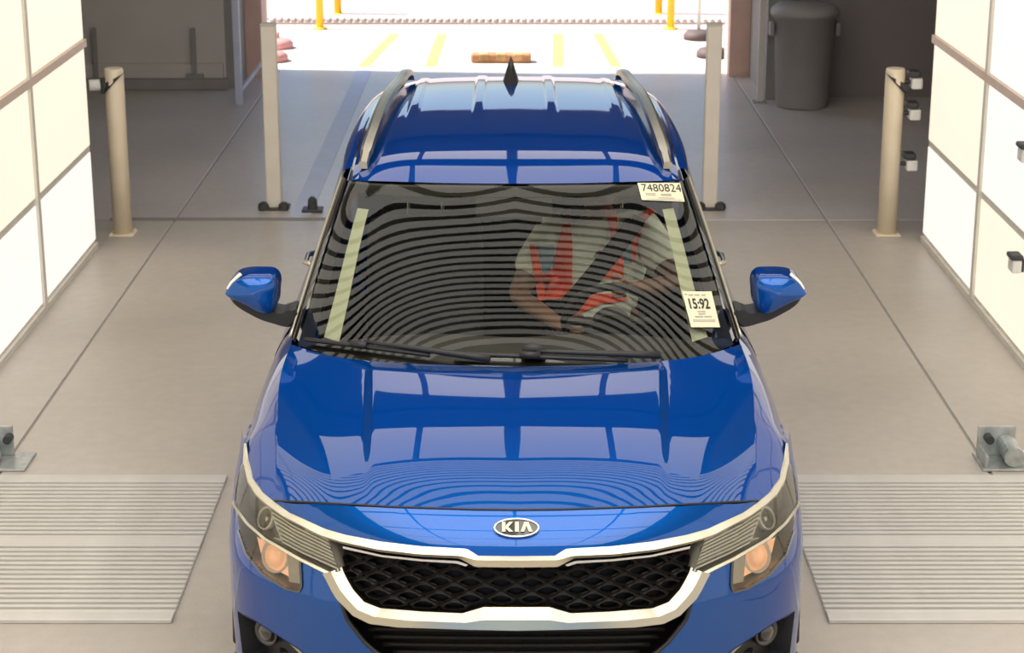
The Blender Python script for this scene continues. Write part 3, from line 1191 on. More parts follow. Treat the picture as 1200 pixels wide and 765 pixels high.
# pale light guides of the upper lamp
def lerp(a, b, t):
    return (a[0] + (b[0] - a[0]) * t, a[1] + (b[1] - a[1]) * t)


A0, A1 = [(313, 596), (340, 614), (383, 636)], [(327, 633), (352, 646), (393, 664)]
for k in range(6):
    t0 = (k + .06) / 6
    t1 = (k + .70) / 6
    l0 = [lerp(a, b, t0) for a, b in zip(A0, A1)]
    l1 = [lerp(a, b, t1) for a, b in zip(A0, A1)]
    strip('light_guide', [(l0, -0.006), (l1, -0.010)], 'drl', HLP, n=14, mode='pair', skirt=0.014)
strip('guide_frame', [([(311, 593), (325, 632)], -0.012), ([(313.2, 595), (327.5, 633)], -0.012)], 'drl', HLP, n=10, mode='pair', skirt=0.02)
strip('guide_frame', [([(327, 634), (352, 647.5), (393, 666)], -0.012), ([(327, 636), (352, 649.5), (393, 668)], -0.012)], 'drl', HLP, n=10, mode='pair', skirt=0.02)


def disc_on(name, px, py, rad, prof, material, off, flatx=0.6):
    s_, z_ = lift(px, py)
    c = S(s_, z_, off)
    nrm = NS(s_, z_)
    nn = Vector((nrm[0] * flatx, nrm[1], nrm[2])).normalized()
    for i, sx in enumerate((1, -1)):
        bm = bmesh.new()
        lathe(bm, [(r * rad, h_) for r, h_ in prof], (0, 0, 0), seg=28)
        q = nn.to_track_quat('Z', 'Y').to_matrix().to_4x4()
        q.translation = Vector(c)
        bmesh.ops.transform(bm, matrix=q, verts=bm.verts)
        if sx < 0:
            bmesh.ops.scale(bm, vec=(-1, 1, 1), verts=bm.verts)
        bm_obj(name, bm, material, HL[i], True)


disc_on('reflector_ring', 302, 606, 0.036, [(1.0, -0.01), (1.06, 0.012), (0.92, 0.016), (0.82, 0.004)], 'drl', -0.036)
disc_on('reflector_bowl', 302, 606, 0.032, [(0.95, 0.008), (0.6, -0.008), (0.0, -0.014)], 'chrome', -0.034)
disc_on('projector_ring', 313, 651, 0.052, [(1.0, -0.01), (1.05, 0.014), (0.93, 0.018), (0.86, 0.004)], 'drl', -0.040)
disc_on('projector_lens', 313, 651, 0.050, [(0.9, 0.004), (0.72, 0.018), (0.42, 0.029), (0.0, 0.033)], 'amber', -0.040)
strip('amber_reflector', [([(291, 628), (296, 650), (311, 667), (331, 678)], -0.030), ([(318, 642), (327, 655), (331, 666), (334, 676)], -0.042)], 'amber', HLP, n=12, mode='pair', skirt=0.006)
strip('inner_bezel', [([(330, 650), (333, 683)], -0.02), ([(349, 659), (350, 688)], -0.03)], 'lampbody', HLP, n=10, mode='pair', skirt=0.02)
# amber line at the top of the lamp on the picture's right
patch_l = strip('indicator_strip', [([(352, 617), (381, 632)], -0.010), ([(354, 621), (383, 635)], -0.014)], 'drl', HLP, n=10, mode='pair', skirt=0.008)

# ---- bonnet
hs = [np.array(P(a, b)) for a, b in ((605, 597.5), (462, 594), (375, 589.4), (322, 586.5))]
hs[3] = np.array((.728, hs[3][1], hs[3][2] + .002))
HL0 = [hs[0], (0, .33, 1.022), (0, .62, 1.060), (0, .88, 1.079), (0, 1.12, 1.088)]
HL1 = [hs[1], (.365, .37, 1.014), (.38, .65, 1.049), (.39, .91, 1.070), (.385, 1.165, 1.087)]
HL2 = [hs[2], (.61, .46, .984), (.632, .70, 1.016), (.648, .97, 1.044), (.640, 1.275, 1.079)]
HL3 = [hs[3], (.748, .56, .951), (.758, .72, .984), (.783, .97, 1.020), (.795, 1.2, 1.050), (.787, 1.425, 1.073)]
G = loft_grid([HL0, HL1, HL2, HL3], 110, 70)


def sstep(a, b, v):
    t = np.clip((v - a) / (b - a), 0, 1)
    return t * t * (3 - 2 * t)


vv = np.linspace(0, 1, G.shape[1])[None, :]
xc = 0.455 + 0.06 * vv
G[..., 2] += 0.008 * sstep(0.0, 0.035, xc - G[..., 0]) * sstep(0.05, 0.45, vv) * (1 - sstep(0.9, 1.0, vv))
HOOD_EDGE = G[-1].copy()
OUT = np.array([(.737, .392, .8995), (.765, .42, .893), (.823, .55, .897), (.860, .70, .908), (.878, .82, .916), (.887, .95, .897), (.896, 1.12, .882), (.901, 1.3, .885), (.898, 1.5, .90), (.89, 1.75, .915)])
edge2 = np.concatenate([HOOD_EDGE, np.array([(.797, 1.55, 1.066), (.795, 1.75, 1.060)])])
edge2 = curve(edge2, 90)
oc = curve(OUT, 90)
yo = oc[:, 1]
ocm = np.array([(np.interp(v, yo, oc[:, 0]), v, np.interp(v, yo, oc[:, 2])) for v in np.maximum(edge2[:, 1], OUT[0, 1])])
bul = sstep(.40, .9, edge2[:, 1])
midl = (edge2 + ocm) / 2
midl[:, 0] += .008 * bul
midl[:, 2] += .006 * bul
G2 = np.stack([nspline(np.array([0, .5, 1.]), np.stack([edge2[k], midl[k], ocm[k]]), np.linspace(0, 1, 14)) for k in range(90)], 1)
G1 = sym(G)
nu1, nv1 = G1.shape[:2]
n1 = nu1 * nv1
V = list(G1.reshape(-1, 3)) + list(G2.reshape(-1, 3)) + list(mirror_x(G2).reshape(-1, 3))
fc = [f[::-1] for f in grid_faces(nu1, nv1)] + [f[::-1] for f in grid_faces(14, 90, n1)] + grid_faces(14, 90, n1 + 14 * 90)
hood = mesh_obj('hood', V, fc, 'paint', car, True)
# smooth the bonnet's nose across the shoulder line, keep the crease further back
me_ = hood.data
nn_ = np.array([v.normal[:] for v in me_.vertices])
pos = np.array([v.co[:] for v in me_.vertices])
A_ = np.arange(nv1) + (nu1 - 1) * nv1
B_ = np.arange(nv1)
C_i = n1 + np.arange(90)
D_i = n1 + 14 * 90 + np.arange(90)
for rowa, rowb in ((A_, C_i), (B_, D_i)):
    for k in rowa:
        w_ = 1 - sstep(.62, .95, pos[k, 1])
        q_ = rowb[int(np.argmin(np.sum((pos[rowb] - pos[k]) ** 2, 1)))]
        m_ = nn_[k] + nn_[q_]
        m_ /= np.linalg.norm(m_)
        a_, b_ = nn_[k].copy(), nn_[q_].copy()
        nn_[k] = a_ * (1 - w_) + m_ * w_
    for q_ in rowb:
        k = rowa[int(np.argmin(np.sum((pos[rowa] - pos[q_]) ** 2, 1)))]
        w_ = 1 - sstep(.62, .95, pos[q_, 1])
        nn_[q_] = nn_[q_] * (1 - w_) + nn_[k] * w_
nn_ /= np.linalg.norm(nn_, axis=1, keepdims=True)
me_.normals_split_custom_set_from_vertices([tuple(v) for v in nn_])
# shut line below the bonnet's front edge
pts = [S(*lift(a, b), 0.0008) for a, b in polyline(HOODLINE, 40)]
tube('hood_gap', [v * np.array((-1, 1, 1)) for v in pts[::-1]][:-1] + pts, 0.0032, 'black', car, seg=6)

# ---- front wings
def zarch(yv, yc, r=0.37, zc=.335, low=.22):
    dd = abs(yv - yc)
    return max(low, zc + math.sqrt(max(0, r * r - dd * dd))) if dd < r else low


def side_grid(y0, y1, ny, nz, yc=None):
    G = np.zeros((nz, ny, 3))
    for j in range(ny):
        yv = y0 + (y1 - y0) * j / (ny - 1)
        zt = float(np.interp(yv + .2, OUT[:, 1], OUT[:, 2])) if yv < 1.0 else float(np.interp(yv, OUT[:, 1], OUT[:, 2]))
        fade = 1 - sstep(.57, 1.3, yv)
        for i in range(nz):
            zb = zarch(yv, yc) if yc else .22
            z = zt + (zb - zt) * i / (nz - 1)
            x = float(np.interp(yv, PS[:, 1], PS[:, 0])) if yv < 1.75 else .905
            ye = yv + K(x, z) * fade
            if z > .80:
                xt = float(np.interp(ye, OUT[:, 1], OUT[:, 0]))
                x = x - max(0, x - xt) * ((z - .80) / (zt - .80)) ** 2 * float(np.interp(yv, [.57, .75], [.4, 1]))
            if z < .5:
                x -= .05 * ((.5 - z) / .3) ** 2 * float(np.interp(yv, [.57, .8], [0, 1]))
            if yv > 3.7:
                x -= .16 * ((yv - 3.7) / .6) ** 2
            G[i, j] = (x, ye, z)
            if i == 0 and yv < 1.75:
                G[i, j] = (float(np.interp(ye, OUT[:, 1], OUT[:, 0])) - .001, ye, float(np.interp(ye, OUT[:, 1], OUT[:, 2])) - .003)
    return G


G = side_grid(float(np.interp(SB, SS, PS[:, 1])), 1.745, 70, 18, .97)
for sx in (1, -1):
    grid_obj('front_fender', G if sx > 0 else mirror_x(G), 'paint', car, flip=(sx < 0))
BELT = 1.062
for nm, y0, y1, yc in (('front_door', 1.752, 2.72, None), ('rear_door', 2.727, 3.55, None), ('rear_quarter', 3.557, 4.28, 3.50)):
    G = side_grid(y0, y1, 30, 14, yc)
    # shoulder above
    top = G[:1].copy()
    U = []
    for f_ in np.linspace(1, 0.1, 8):
        t_ = G[0].copy()
        t_[:, 0] = t_[:, 0] - (.082) * f_ ** 1.3
        t_[:, 2] = t_[:, 2] + (BELT - .915) * f_
        U.append(t_)
    G = np.concatenate([np.array(U), G])
    for sx in (1, -1):
        d_ = grid_obj(nm, G if sx > 0 else mirror_x(G), 'paint', car, flip=(sx < 0))
        if 'door' in nm:
            yy_ = y1 - 0.16
            hd = tube('door_handle', [(sx * .908, yy_ - .09, .86), (sx * .935, yy_ - .06, .862), (sx * .935, yy_ + .06, .865), (sx * .908, yy_ + .09, .866)], 0.012, 'chrome', d_)
for sx in (1, -1):
    for yc in (.97, 3.50):
        a = [(sx * (.888 if yc < 2 else .87), yc + .375 * math.cos(t), .335 + .375 * math.sin(t)) for t in np.linspace(-.25, math.pi + .25, 30)]
        tube('arch_cladding', a, 0.02, 'black', car, seg=8)
    box('sill', min(sx * .80, sx * .885), max(sx * .80, sx * .885), 1.25, 3.12, .20, .30, 'black', car, bevel=0.02)
box('underbody', -.74, .74, .35, 4.15, .22, .42, 'black', car, bevel=0.03)
box('firewall', -.70, .70, 1.0, 1.10, .42, .98, 'black', car)

# ---- wheels
for sx in (1, -1):
    for yc in (.97, 3.50):
        bm = bmesh.new()
        R_, W_ = .335, .105
        lathe(bm, [(.235, -W_), (.30, -W_), (R_ - .008, -W_ * .85), (R_, -W_ * .5), (R_, W_ * .5), (R_ - .008, W_ * .85), (.30, W_), (.235, W_), (.235, -W_)], (sx * .775, yc, R_), 'X', 40)
        wh = bm_obj('wheel', bm, 'tyre', car, True)
        bm = bmesh.new()
        lathe(bm, [(.235, -.09), (.235, .085), (.222, .088), (.215, .05), (.20, -.06)], (0, 0, 0), 'X', 40)
        for k in range(5):
            a = 2 * math.pi * k / 5
            for da in (-.13, .13):
                p0 = Vector((.07, .04 * math.cos(a), .04 * math.sin(a)))
                p1 = Vector((.065, .215 * math.cos(a + da), .215 * math.sin(a + da)))
                add_cyl(bm, p0, p1, .022, .014, 8)
        lathe(bm, [(.055, .03), (.055, .075), (.03, .085), (0, .085)], (0, 0, 0), 'X', 20)
        for v in bm.verts:
            v.co = Vector((sx * .775 + sx * v.co.x, yc + v.co.y, R_ + v.co.z))
        bm_obj('rim', bm, 'rim', wh)

# ---- windscreen
W0 = [(0, 1.12, 1.068), (0, 1.36, 1.222), (0, 1.66, 1.378), (0, 1.975, 1.519)]
W1 = [(.30, 1.14, 1.068), (.288, 1.385, 1.222), (.275, 1.68, 1.376), (.262, 1.995, 1.517)]
W2 = [(.56, 1.235, 1.068), (.535, 1.475, 1.215), (.512, 1.755, 1.368), (.480, 2.04, 1.512)]
W3 = [(.768, 1.435, 1.072), (.723, 1.645, 1.212), (.677, 1.875, 1.360), (.630, 2.11, 1.506)]
WG = loft_grid([W0, W1, W2, W3], 70, 60)
WF = sym(WG)
wind = grid_obj('windshield', WF, 'glass', car, flip=True)
nu, nv = WF.shape[:2]
bvh_w = BVHTree.FromPolygons([Vector(v) for v in WF.reshape(-1, 3)], [f[::-1] for f in grid_faces(nu, nv)])


def wnorm(G):
    a = np.gradient(G, axis=0)
    b = np.gradient(G, axis=1)
    n_ = np.cross(b, a)
    n_ = n_ / np.linalg.norm(n_, axis=2, keepdims=True)
    n_[n_[..., 2] < 0] *= -1
    return n_


WN = wnorm(WF)


def wslice(name, i0, i1, j0, j1, off, material, parent):
    return grid_obj(name, (WF + WN * off)[i0:i1, j0:j1], material, parent, flip=True)


NV = nv
wslice('frit_band', 0, 6, 0, NV, -.006, 'frit', wind)
wslice('frit_band', nu - 6, nu, 0, NV, -.006, 'frit', wind)
wslice('frit_band', 5, nu - 5, 0, 5, -.006, 'frit', wind)
wslice('frit_band', 5, nu - 5, NV - 5, NV, -.006, 'frit', wind)
wslice('camera_shroud', nu // 2 - 14, nu // 2 + 14, NV - 12, NV - 4, -.012, 'frit', wind)
for i0, i1 in ((7, 14), (nu - 14, nu - 7)):
    wslice('pillar_trim', i0, i1, 6, NV - 8, -.03, 'pillar_trim', car)


def castw(px, py, off):
    loc = None
    for k_ in range(60):
        d = Vector(ray(px, py, 605.0)).normalized()
        loc, n_, i_, t_ = bvh_w.ray_cast(Vector(EYE), d)
        if loc is not None:
            break
        px += 0.01 * (605 - px)
        py += 0.01 * (320 - py)
    if loc is None:
        return None
    if n_.z < 0:
        n_ = -n_
    return np.array(loc + n_ * off)


def quad_map(q, u, v):
    (a, b, c, d) = [np.array(k, float) for k in q]
    return (a * (1 - u) + b * u) * (1 - v) + (d * (1 - u) + c * u) * v


def sticker(quad, label):
    nx, ny = 9, 7
    V = []
    for off in (0.0032, 0.0012):
        for j in range(ny):
            for i in range(nx):
                p = quad_map(quad, i / (nx - 1), j / (ny - 1))
                V.append(castw(p[0], p[1], off))
    fc = [(j * nx + i, j * nx + i + 1, (j + 1) * nx + i + 1, (j + 1) * nx + i) for j in range(ny - 1) for i in range(nx - 1)]
    o = mesh_obj('sticker', V, fc, 'paper', wind)
    o['label'] = label
    return o


def text_pts(txt, bold=0.0, sx=1.0):
    cu = bpy.data.curves.new('lettering', 'FONT')
    cu.body = txt
    cu.resolution_u = 3
    cu.offset = bold
    ob = bpy.data.objects.new('lettering', cu)
    COL.objects.link(ob)
    dg = bpy.context.evaluated_depsgraph_get()
    me = bpy.data.meshes.new_from_object(ob.evaluated_get(dg))
    V = np.array([v.co[:] for v in me.vertices])
    fc = [tuple(p.vertices) for p in me.polygons]
    bpy.data.objects.remove(ob)
    lo, hi = V.min(0), V.max(0)
    uv = (V[:, :2] - lo[:2]) / (hi[:2] - lo[:2])
    return uv, fc


def sticker_text(st, quad, txt, u0, u1, v0, v1, material='ink', bold=0.0):
    uv, fc = text_pts(txt, bold)
    V = []
    for a, b in uv:
        p = quad_map(quad, u0 + (u1 - u0) * a, v1 + (v0 - v1) * b)
        V.append(castw(p[0], p[1], 0.0046))
    mesh_obj('printed_number', V, fc, material, st)


def sticker_line(st, quad, u0, u1, v0, v1, material='greyink'):
    V = []
    k = 5
    for v in (v0, v1):
        for i in range(k):
            p = quad_map(quad, u0 + (u1 - u0) * i / (k - 1), v)
            V.append(castw(p[0], p[1], 0.0044))
    mesh_obj('printed_line', V, [(i, i + 1, k + i + 1, k + i) for i in range(k - 1)], material, st)


Q1 = [(747.6, 215), (797.6, 215), (803, 237), (752.7, 235)]
st = sticker(Q1, 'pale paper sticker printed 7480824 at the top of the windscreen')
sticker_text(st, Q1, '7480824', 0.07, 0.985, 0.07, 0.50, 'ink')
for (a, b, c, d) in ((.48, .72, .61, .73), (.12, .36, .60, .65), (.12, .36, .70, .74), (.40, .78, .83, .87), (.12, .95, .92, .95)):
    sticker_line(st, Q1, a, b, c, d)
Q2 = [(799.5, 342), (834, 342), (844, 384), (810, 384)]
st = sticker(Q2, 'pale paper sticker printed 15:92 low on the windscreen')
sticker_text(st, Q2, '15:92', 0.13, 0.82, 0.20, 0.50, 'ink', 0.025)
for u0, u1, v0, v1 in ((.18, .34, .085, .13), (.38, .56, .085, .13), (.62, .76, .085, .13), (.34, .62, .55, .585), (.36, .60, .615, .65), (.22, .50, .69, .73), (.54, .80, .69, .73),
                       (.12, .88, .79, .81), (.12, .88, .83, .85), (.05, .14, .07, .11)):
    sticker_line(st, Q2, u0, u1, v0, v1)


# wipers
def wiper(pa, pb, pivot, knee):
    A = [castw(*p_, 0.022) for p_ in polyline([pa, pb], 12)]
    A = [a for a in A if a is not None]
    o = tube('wiper', A, 0.008, 'black', car, seg=6)
    B = [castw(*p_, 0.035) for p_ in polyline([knee, lerp(knee, pivot, .5), pivot], 8)]
    B = [b for b in B if b is not None]
    tube('wiper_arm', B, [0.007 + 0.008 * i / len(B) for i in range(len(B))], 'black', o, seg=8)
    k = [castw(*lerp(pa, pb, t), 0.03) for t in (.38, .5)]
    tube('blade_holder', k, 0.014, 'black', o, seg=8)


wiper((362, 402), (505, 421), (575, 428), (432, 408))
wiper((532, 419), (735, 427), (770, 424), (628, 419))
k = [castw(a, b, 0.03) for a, b in ((612, 416.5), (625, 414.5), (640, 417))]
tube('washer_cowl', k, [0.012, 0.022, 0.012], 'black', car, seg=8)

# ---- A pillars
for sx in (1, -1):
    a0 = np.array(W3)
    inn = a0 + np.array([.006, .004, .002])
    mid = a0 + np.array([(.024, .04, .006), (.026, .045, .006), (.026, .05, .006), (.024, .05, .004)])
    out = a0 + np.array([(.040, .085, -.006), (.042, .10, -.012), (.042, .11, -.018), (.038, .12, -.014)])
    G = loft_grid([inn, mid, out], 14, 40)
    o = grid_obj('a_pillar', G if sx > 0 else mirror_x(G), 'gloss', car, flip=(sx < 0))
    tube('pillar_molding', [v * np.array((sx, 1, 1)) for v in curve(mid + np.array((.004, 0, .006)), 24)], 0.006, 'chrome', o, seg=6)

# ---- roof
R0 = [(0, 1.985, 1.522), (0, 2.14, 1.556), (0, 2.42, 1.588), (0, 2.9, 1.606), (0, 3.4, 1.603), (0, 3.85, 1.584), (0, 4.2, 1.550)]
R1 = [(.265, 2.005, 1.520), (.275, 2.15, 1.553), (.285, 2.43, 1.585), (.285, 2.9, 1.602), (.28, 3.4, 1.599), (.27, 3.85, 1.580), (.26, 4.19, 1.547)]
R2 = [(.47, 2.055, 1.515), (.48, 2.19, 1.544), (.49, 2.46, 1.573), (.49, 2.92, 1.590), (.48, 3.41, 1.587), (.46, 3.85, 1.568), (.44, 4.17, 1.538)]
R3 = [(.636, 2.120, 1.505), (.632, 2.25, 1.524), (.630, 2.5, 1.548), (.628, 2.95, 1.562), (.615, 3.42, 1.558), (.59, 3.85, 1.541), (.56, 4.14, 1.515)]
G = loft_grid([R0, R1, R2, R3], 150, 90)


def ribf(x):
    w = 0.030
    return sum(sstep(0, .016, w - np.abs(np.abs(x) - c_)) for c_ in (.155, .43))


yv = G[..., 1]
G[..., 2] += 0.0075 * ribf(G[..., 0]) * sstep(2.75, 3.3, yv)
roof = grid_obj('roof', sym(G), 'paint', car, flip=True)
RR = loft_grid([R0, R1, R2, R3], 40, 40)
RR[..., 2] -= 0.03
grid_obj('headliner', sym(RR), 'interior', car)
# roof side down to the door glass
CANT = [(.668, 2.245, 1.480), (.682, 2.5, 1.502), (.684, 2.95, 1.515), (.672, 3.42, 1.508), (.645, 3.85, 1.488), (.61, 4.14, 1.460)]
for sx in (1, -1):
    a = np.array(R3[1:])
    b = np.array(CANT)
    m_ = (a + b) / 2 + np.array((.010, 0, .012))
    G = loft_grid([a, m_, b], 12, 50)
    rs = grid_obj('roof_side', G if sx > 0 else mirror_x(G), 'paint', car, flip=(sx < 0))
    # dark ditch moulding on the roof edge
    q = np.array(R3) - np.array((.022, 0, -.003))
    G = loft_grid([q - np.array((.020, 0, -.004)), q, q + np.array((.018, 0, .0))], 8, 50)
    grid_obj('ditch_molding', G if sx > 0 else mirror_x(G), 'gloss', car, flip=(sx < 0))
    # roof rail
    RP = [(.582, 2.20, 1.546), (.576, 2.30, 1.578), (.566, 2.50, 1.612), (.556, 2.9, 1.634), (.542, 3.3, 1.636), (.515, 3.75, 1.624), (.497, 4.0, 1.600), (.49, 4.08, 1.566)]
    C_ = curve(RP, 50)
    V, fc = [], []
    for i, c_ in enumerate(C_):
        w_ = 0.024 if 2 < i < 48 else 0.018
        hh_ = 0.014
        for (ax, az) in ((-w_, -hh_), (-w_ * .85, hh_ * .7), (-w_ * .4, hh_), (w_ * .4, hh_), (w_ * .85, hh_ * .7), (w_, -hh_)):
            V.append(((c_[0] + ax) * sx, c_[1], c_[2] + az))
    for i in range(len(C_) - 1):
        for k in range(6):
            a_, b_ = i * 6 + k, i * 6 + (k + 1) % 6
            fc.append((a_, b_, b_ + 6, a_ + 6))
    fc += [tuple(range(6)), tuple(len(V) - 6 + k for k in range(6))[::-1]]
    rl = mesh_obj('roof_rail', V, fc, 'chrome', car)
    # inner dark web under the rail
    V = []
    for c_ in C_:
        V += [((c_[0] - .004) * sx, c_[1], c_[2] - .012), ((c_[0] + .012) * sx, c_[1], 1.535 if c_[1] < 2.4 else 1.552)]
    mesh_obj('rail_web', V, [(2 * i, 2 * i + 1, 2 * i + 3, 2 * i + 2) for i in range(len(C_) - 1)], 'gloss', rl)
# shark fin
V = [(0, 3.70, 1.592), (.032, 3.80, 1.588), (.036, 3.90, 1.583), (.012, 3.97, 1.580), (-.012, 3.97, 1.580), (-.036, 3.90, 1.583), (-.032, 3.80, 1.588),
     (0, 3.83, 1.645), (.010, 3.90, 1.668), (0, 3.955, 1.690), (-.010, 3.90, 1.668), (.006, 3.965, 1.66), (-.006, 3.965, 1.66)]
fin = mesh_obj('antenna_fin', V, [(0, 1, 7), (1, 8, 7), (1, 2, 8), (2, 11, 8), (2, 3, 11), (8, 11, 9), (3, 4, 12, 11), (11, 12, 9), (4, 5, 12), (5, 10, 12), (10, 9, 12),
                                  (5, 6, 10), (6, 7, 10), (6, 0, 7), (7, 8, 9), (7, 9, 10), (6, 5, 4, 3, 2, 1, 0)], 'black', car)
fin.location.x = -0.018

# ---- side glass and pillars
for sx in (1, -1):
    bl = np.array([(.800, 1.60, 1.066), (.802, 2.2, 1.066), (.802, 2.9, 1.066), (.795, 3.5, 1.07), (.735, 4.1, 1.09)])
    tp = np.array([(.700, 1.98, 1.345), (.668, 2.30, 1.480), (.684, 2.95, 1.512), (.672, 3.42, 1.505), (.61, 4.1, 1.46)])
    md = (bl + tp) / 2 + np.array((.012, 0, .0))
    G = loft_grid([bl, md, tp], 10, 90)
    for nm, j0, j1, mt_ in (('door_glass', 4, 37, 'sideglass'), ('b_pillar', 36, 40, 'gloss'), ('door_glass', 39, 66, 'rearglass'), ('c_pillar', 65, 69, 'gloss'), ('quarter_glass', 68, 82, 'rearglass'), ('d_pillar', 81, 90, 'paint')):
        g_ = G[:, j0:j1]
        grid_obj(nm, g_ if sx > 0 else mirror_x(g_), mt_, car, flip=(sx < 0))
    V = [tuple(np.array(v) * (sx, 1, 1)) for v in ((.757, 1.44, 1.07), (.80, 1.60, 1.066), (.80, 1.72, 1.066), (.70, 1.98, 1.345), (.715, 1.90, 1.29))]
    mesh_obj('mirror_sail', V, [(0, 1, 2, 3, 4)], 'gloss', car)

# ---- tail
TL = [[(0, 4.20, 1.548), (.26, 4.19, 1.545), (.44, 4.17, 1.536), (.60, 4.10, 1.47)],
      [(0, 4.24, 1.32), (.3, 4.22, 1.32), (.52, 4.18, 1.30), (.70, 4.09, 1.25)],
      [(0, 4.30, 1.06), (.3, 4.28, 1.06), (.58, 4.23, 1.06), (.745, 4.10, 1.06)]]
G = loft_grid(TL, 16, 20)
grid_obj('rear_window', np.transpose(sym(np.transpose(G, (1, 0, 2))), (1, 0, 2)), 'rearglass', car)
TL = [[(0, 4.30, 1.06), (.3, 4.28, 1.06), (.58, 4.23, 1.06), (.75, 4.10, 1.06)],
      [(0, 4.35, .80), (.3, 4.34, .80), (.60, 4.30, .80), (.78, 4.22, .80)],
      [(0, 4.37, .55), (.3, 4.36, .55), (.60, 4.32, .55), (.80, 4.20, .55)],
      [(0, 4.33, .28), (.3, 4.32, .28), (.60, 4.28, .28), (.78, 4.16, .28)]]
G = loft_grid(TL, 20, 20)
tg = grid_obj('tailgate', np.transpose(sym(np.transpose(G, (1, 0, 2))), (1, 0, 2)), 'paint', car)
for sx in (1, -1):
    box('tail_lamp', min(sx * .48, sx * .70), max(sx * .48, sx * .70), 4.29, 4.35, .86, .98, 'tail', car, bevel=0.02)
box('rear_bumper', -.72, .72, 4.22, 4.38, .30, .52, 'black', car, bevel=0.03)


# ---- door mirrors
def door_mirror(sx):
    # outline traced on the picture (left mirror), at its own distance
    ol = [(265.5, 338), (271, 329), (281, 319.5), (290, 317), (312, 316.5), (323, 318.5), (327.5, 324), (328, 342), (326, 356), (320, 361.5), (310, 361), (296, 354), (282, 347), (271, 342)]
    Y0_ = 1.60

    def at(px, py, yv):
        d = ray(605 + (605 - px), py, 605.0)
        t = (yv + CAR_Y) / d[1]
        return np.array([d[0] * t, yv, CAM_H + d[2] * t])
    O = curve([at(a, b, Y0_) for a, b in ol + [ol[0]]], 49)[:-1]
    c = O.mean(0)
    rings = []
    for sc, dy in ((1.0, .05), (1.0, 0.0), (.99, -.05), (.965, -.068), (.92, -.080), (.85, -.087), (.72, -.093), (.56, -.098), (.38, -.101), (.2, -.103), (.0, -.104)):
        r = c + (O - c) * sc
        r[:, 1] = Y0_ + dy
        rings.append(r)
    V, fc = [], []
    n_ = len(O)
    for r in rings:
        V += list(r)
    for i in range(len(rings) - 1):
        for k in range(n_):
            fc.append((i * n_ + k, i * n_ + (k + 1) % n_, (i + 1) * n_ + (k + 1) % n_, (i + 1) * n_ + k))
    V = [v * np.array((sx, 1, 1)) for v in V]
    mo = mesh_obj('door_mirror', V, fc if sx > 0 else [f[::-1] for f in fc], 'paint', car, True)
    V = [((v - c) * .96 + c + np.array((0, .045, 0))) * np.array((sx, 1, 1)) for v in O]
    mesh_obj('mirror_glass', V, [tuple(range(n_))], 'mirror', mo)
    # black lower shell and arm
    lo = [(267, 342), (276, 346), (290, 353), (305, 361), (322, 365), (336, 366), (346, 362), (349, 374), (340, 383), (326, 380.5), (308, 375), (290, 366), (274, 355)]
    L1 = curve([at(a, b, Y0_ - .045) for a, b in lo + [lo[0]]], 40)[:-1]
    L2 = L1 + np.array((0, .11, 0))
    cc = L1.mean(0)
    L0 = cc + (L1 - cc) * .9 + np.array((0, -.012, 0))
    k_ = len(L1)
    V = [v * np.array((sx, 1, 1)) for v in list(L0) + list(L1) + list(L2)]
    fc = [tuple(range(k_))] + [(a * k_ + i, a * k_ + (i + 1) % k_, (a + 1) * k_ + (i + 1) % k_, (a + 1) * k_ + i) for a in (0, 1) for i in range(k_)] + [tuple(2 * k_ + i for i in range(k_))[::-1]]
    mesh_obj('mirror_arm', V, fc, 'black', mo)
    # pale turn-signal strip round the outer corner
    tp = [(283, 321), (272, 331), (266.3, 341), (273, 346), (287, 352.5)]
    tube('signal_strip', [at(a, b, Y0_ - .070) * np.array((sx, 1, 1)) for i, (a, b) in enumerate(polyline(tp, 14))], 0.0058, 'drl', mo, seg=8)


door_mirror(1)
door_mirror(-1)

# ---- cabin
dash = loft_grid([[(0, 1.14, .985), (0, 1.40, 1.010), (0, 1.70, 1.012), (0, 1.80, .96), (0, 1.82, .70)],
                  [(.4, 1.18, .985), (.4, 1.40, 1.012), (.4, 1.68, 1.030), (.4, 1.78, .97), (.4, 1.80, .70)],
                  [(.74, 1.46, .985), (.735, 1.52, 1.0), (.73, 1.70, 1.0), (.72, 1.78, .95), (.72, 1.80, .70)]], 30, 30)
grid_obj('dashboard', sym(dash), 'interior', car, flip=True)


def seat(x):
    bm = bmesh.new()
    add_box(bm, x - .25, x + .25, 2.10, 2.62, .50, .68, .06)
    so = bm_obj('seat', bm, 'seat', car, True)
    bm = bmesh.new()
    add_box(bm, x - .24, x + .24, -.07, .07, 0, .62, .06)
    rot = Matrix.Translation((0, 2.60, .62)) @ Matrix.Rotation(-.25, 4, 'X')
    bmesh.ops.transform(bm, matrix=rot, verts=bm.verts)
    bm_obj('seat_back', bm, 'seat', so, True)
    bm = bmesh.new()
    add_box(bm, x - .14, x + .14, -.05, .05, .675, .84, .045)
    bmesh.ops.transform(bm, matrix=rot, verts=bm.verts)
    bm_obj('headrest', bm, 'seat', so, True)
    for s_ in (-.07, .07):
        bm = bmesh.new()
        add_cyl(bm, (x + s_, 0, .60), (x + s_, 0, .70), .007, seg=8)
        bmesh.ops.transform(bm, matrix=rot, verts=bm.verts)
        bm_obj('headrest_post', bm, 'chrome', so, True)


seat(-.37)
seat(.37)
bm = bmesh.new()
add_box(bm, -.60, .60, 3.35, 3.50, .62, 1.12, .05)
add_box(bm, -.60, .60, 2.95, 3.45, .48, .64, .05)
bm_obj('rear_bench', bm, 'seat', car, True)
bm = bmesh.new()
add_box(bm, -.10, .10, 1.90, 1.925, 1.385, 1.44, .012)
o = bm_obj('interior_mirror', bm, 'interior', car)
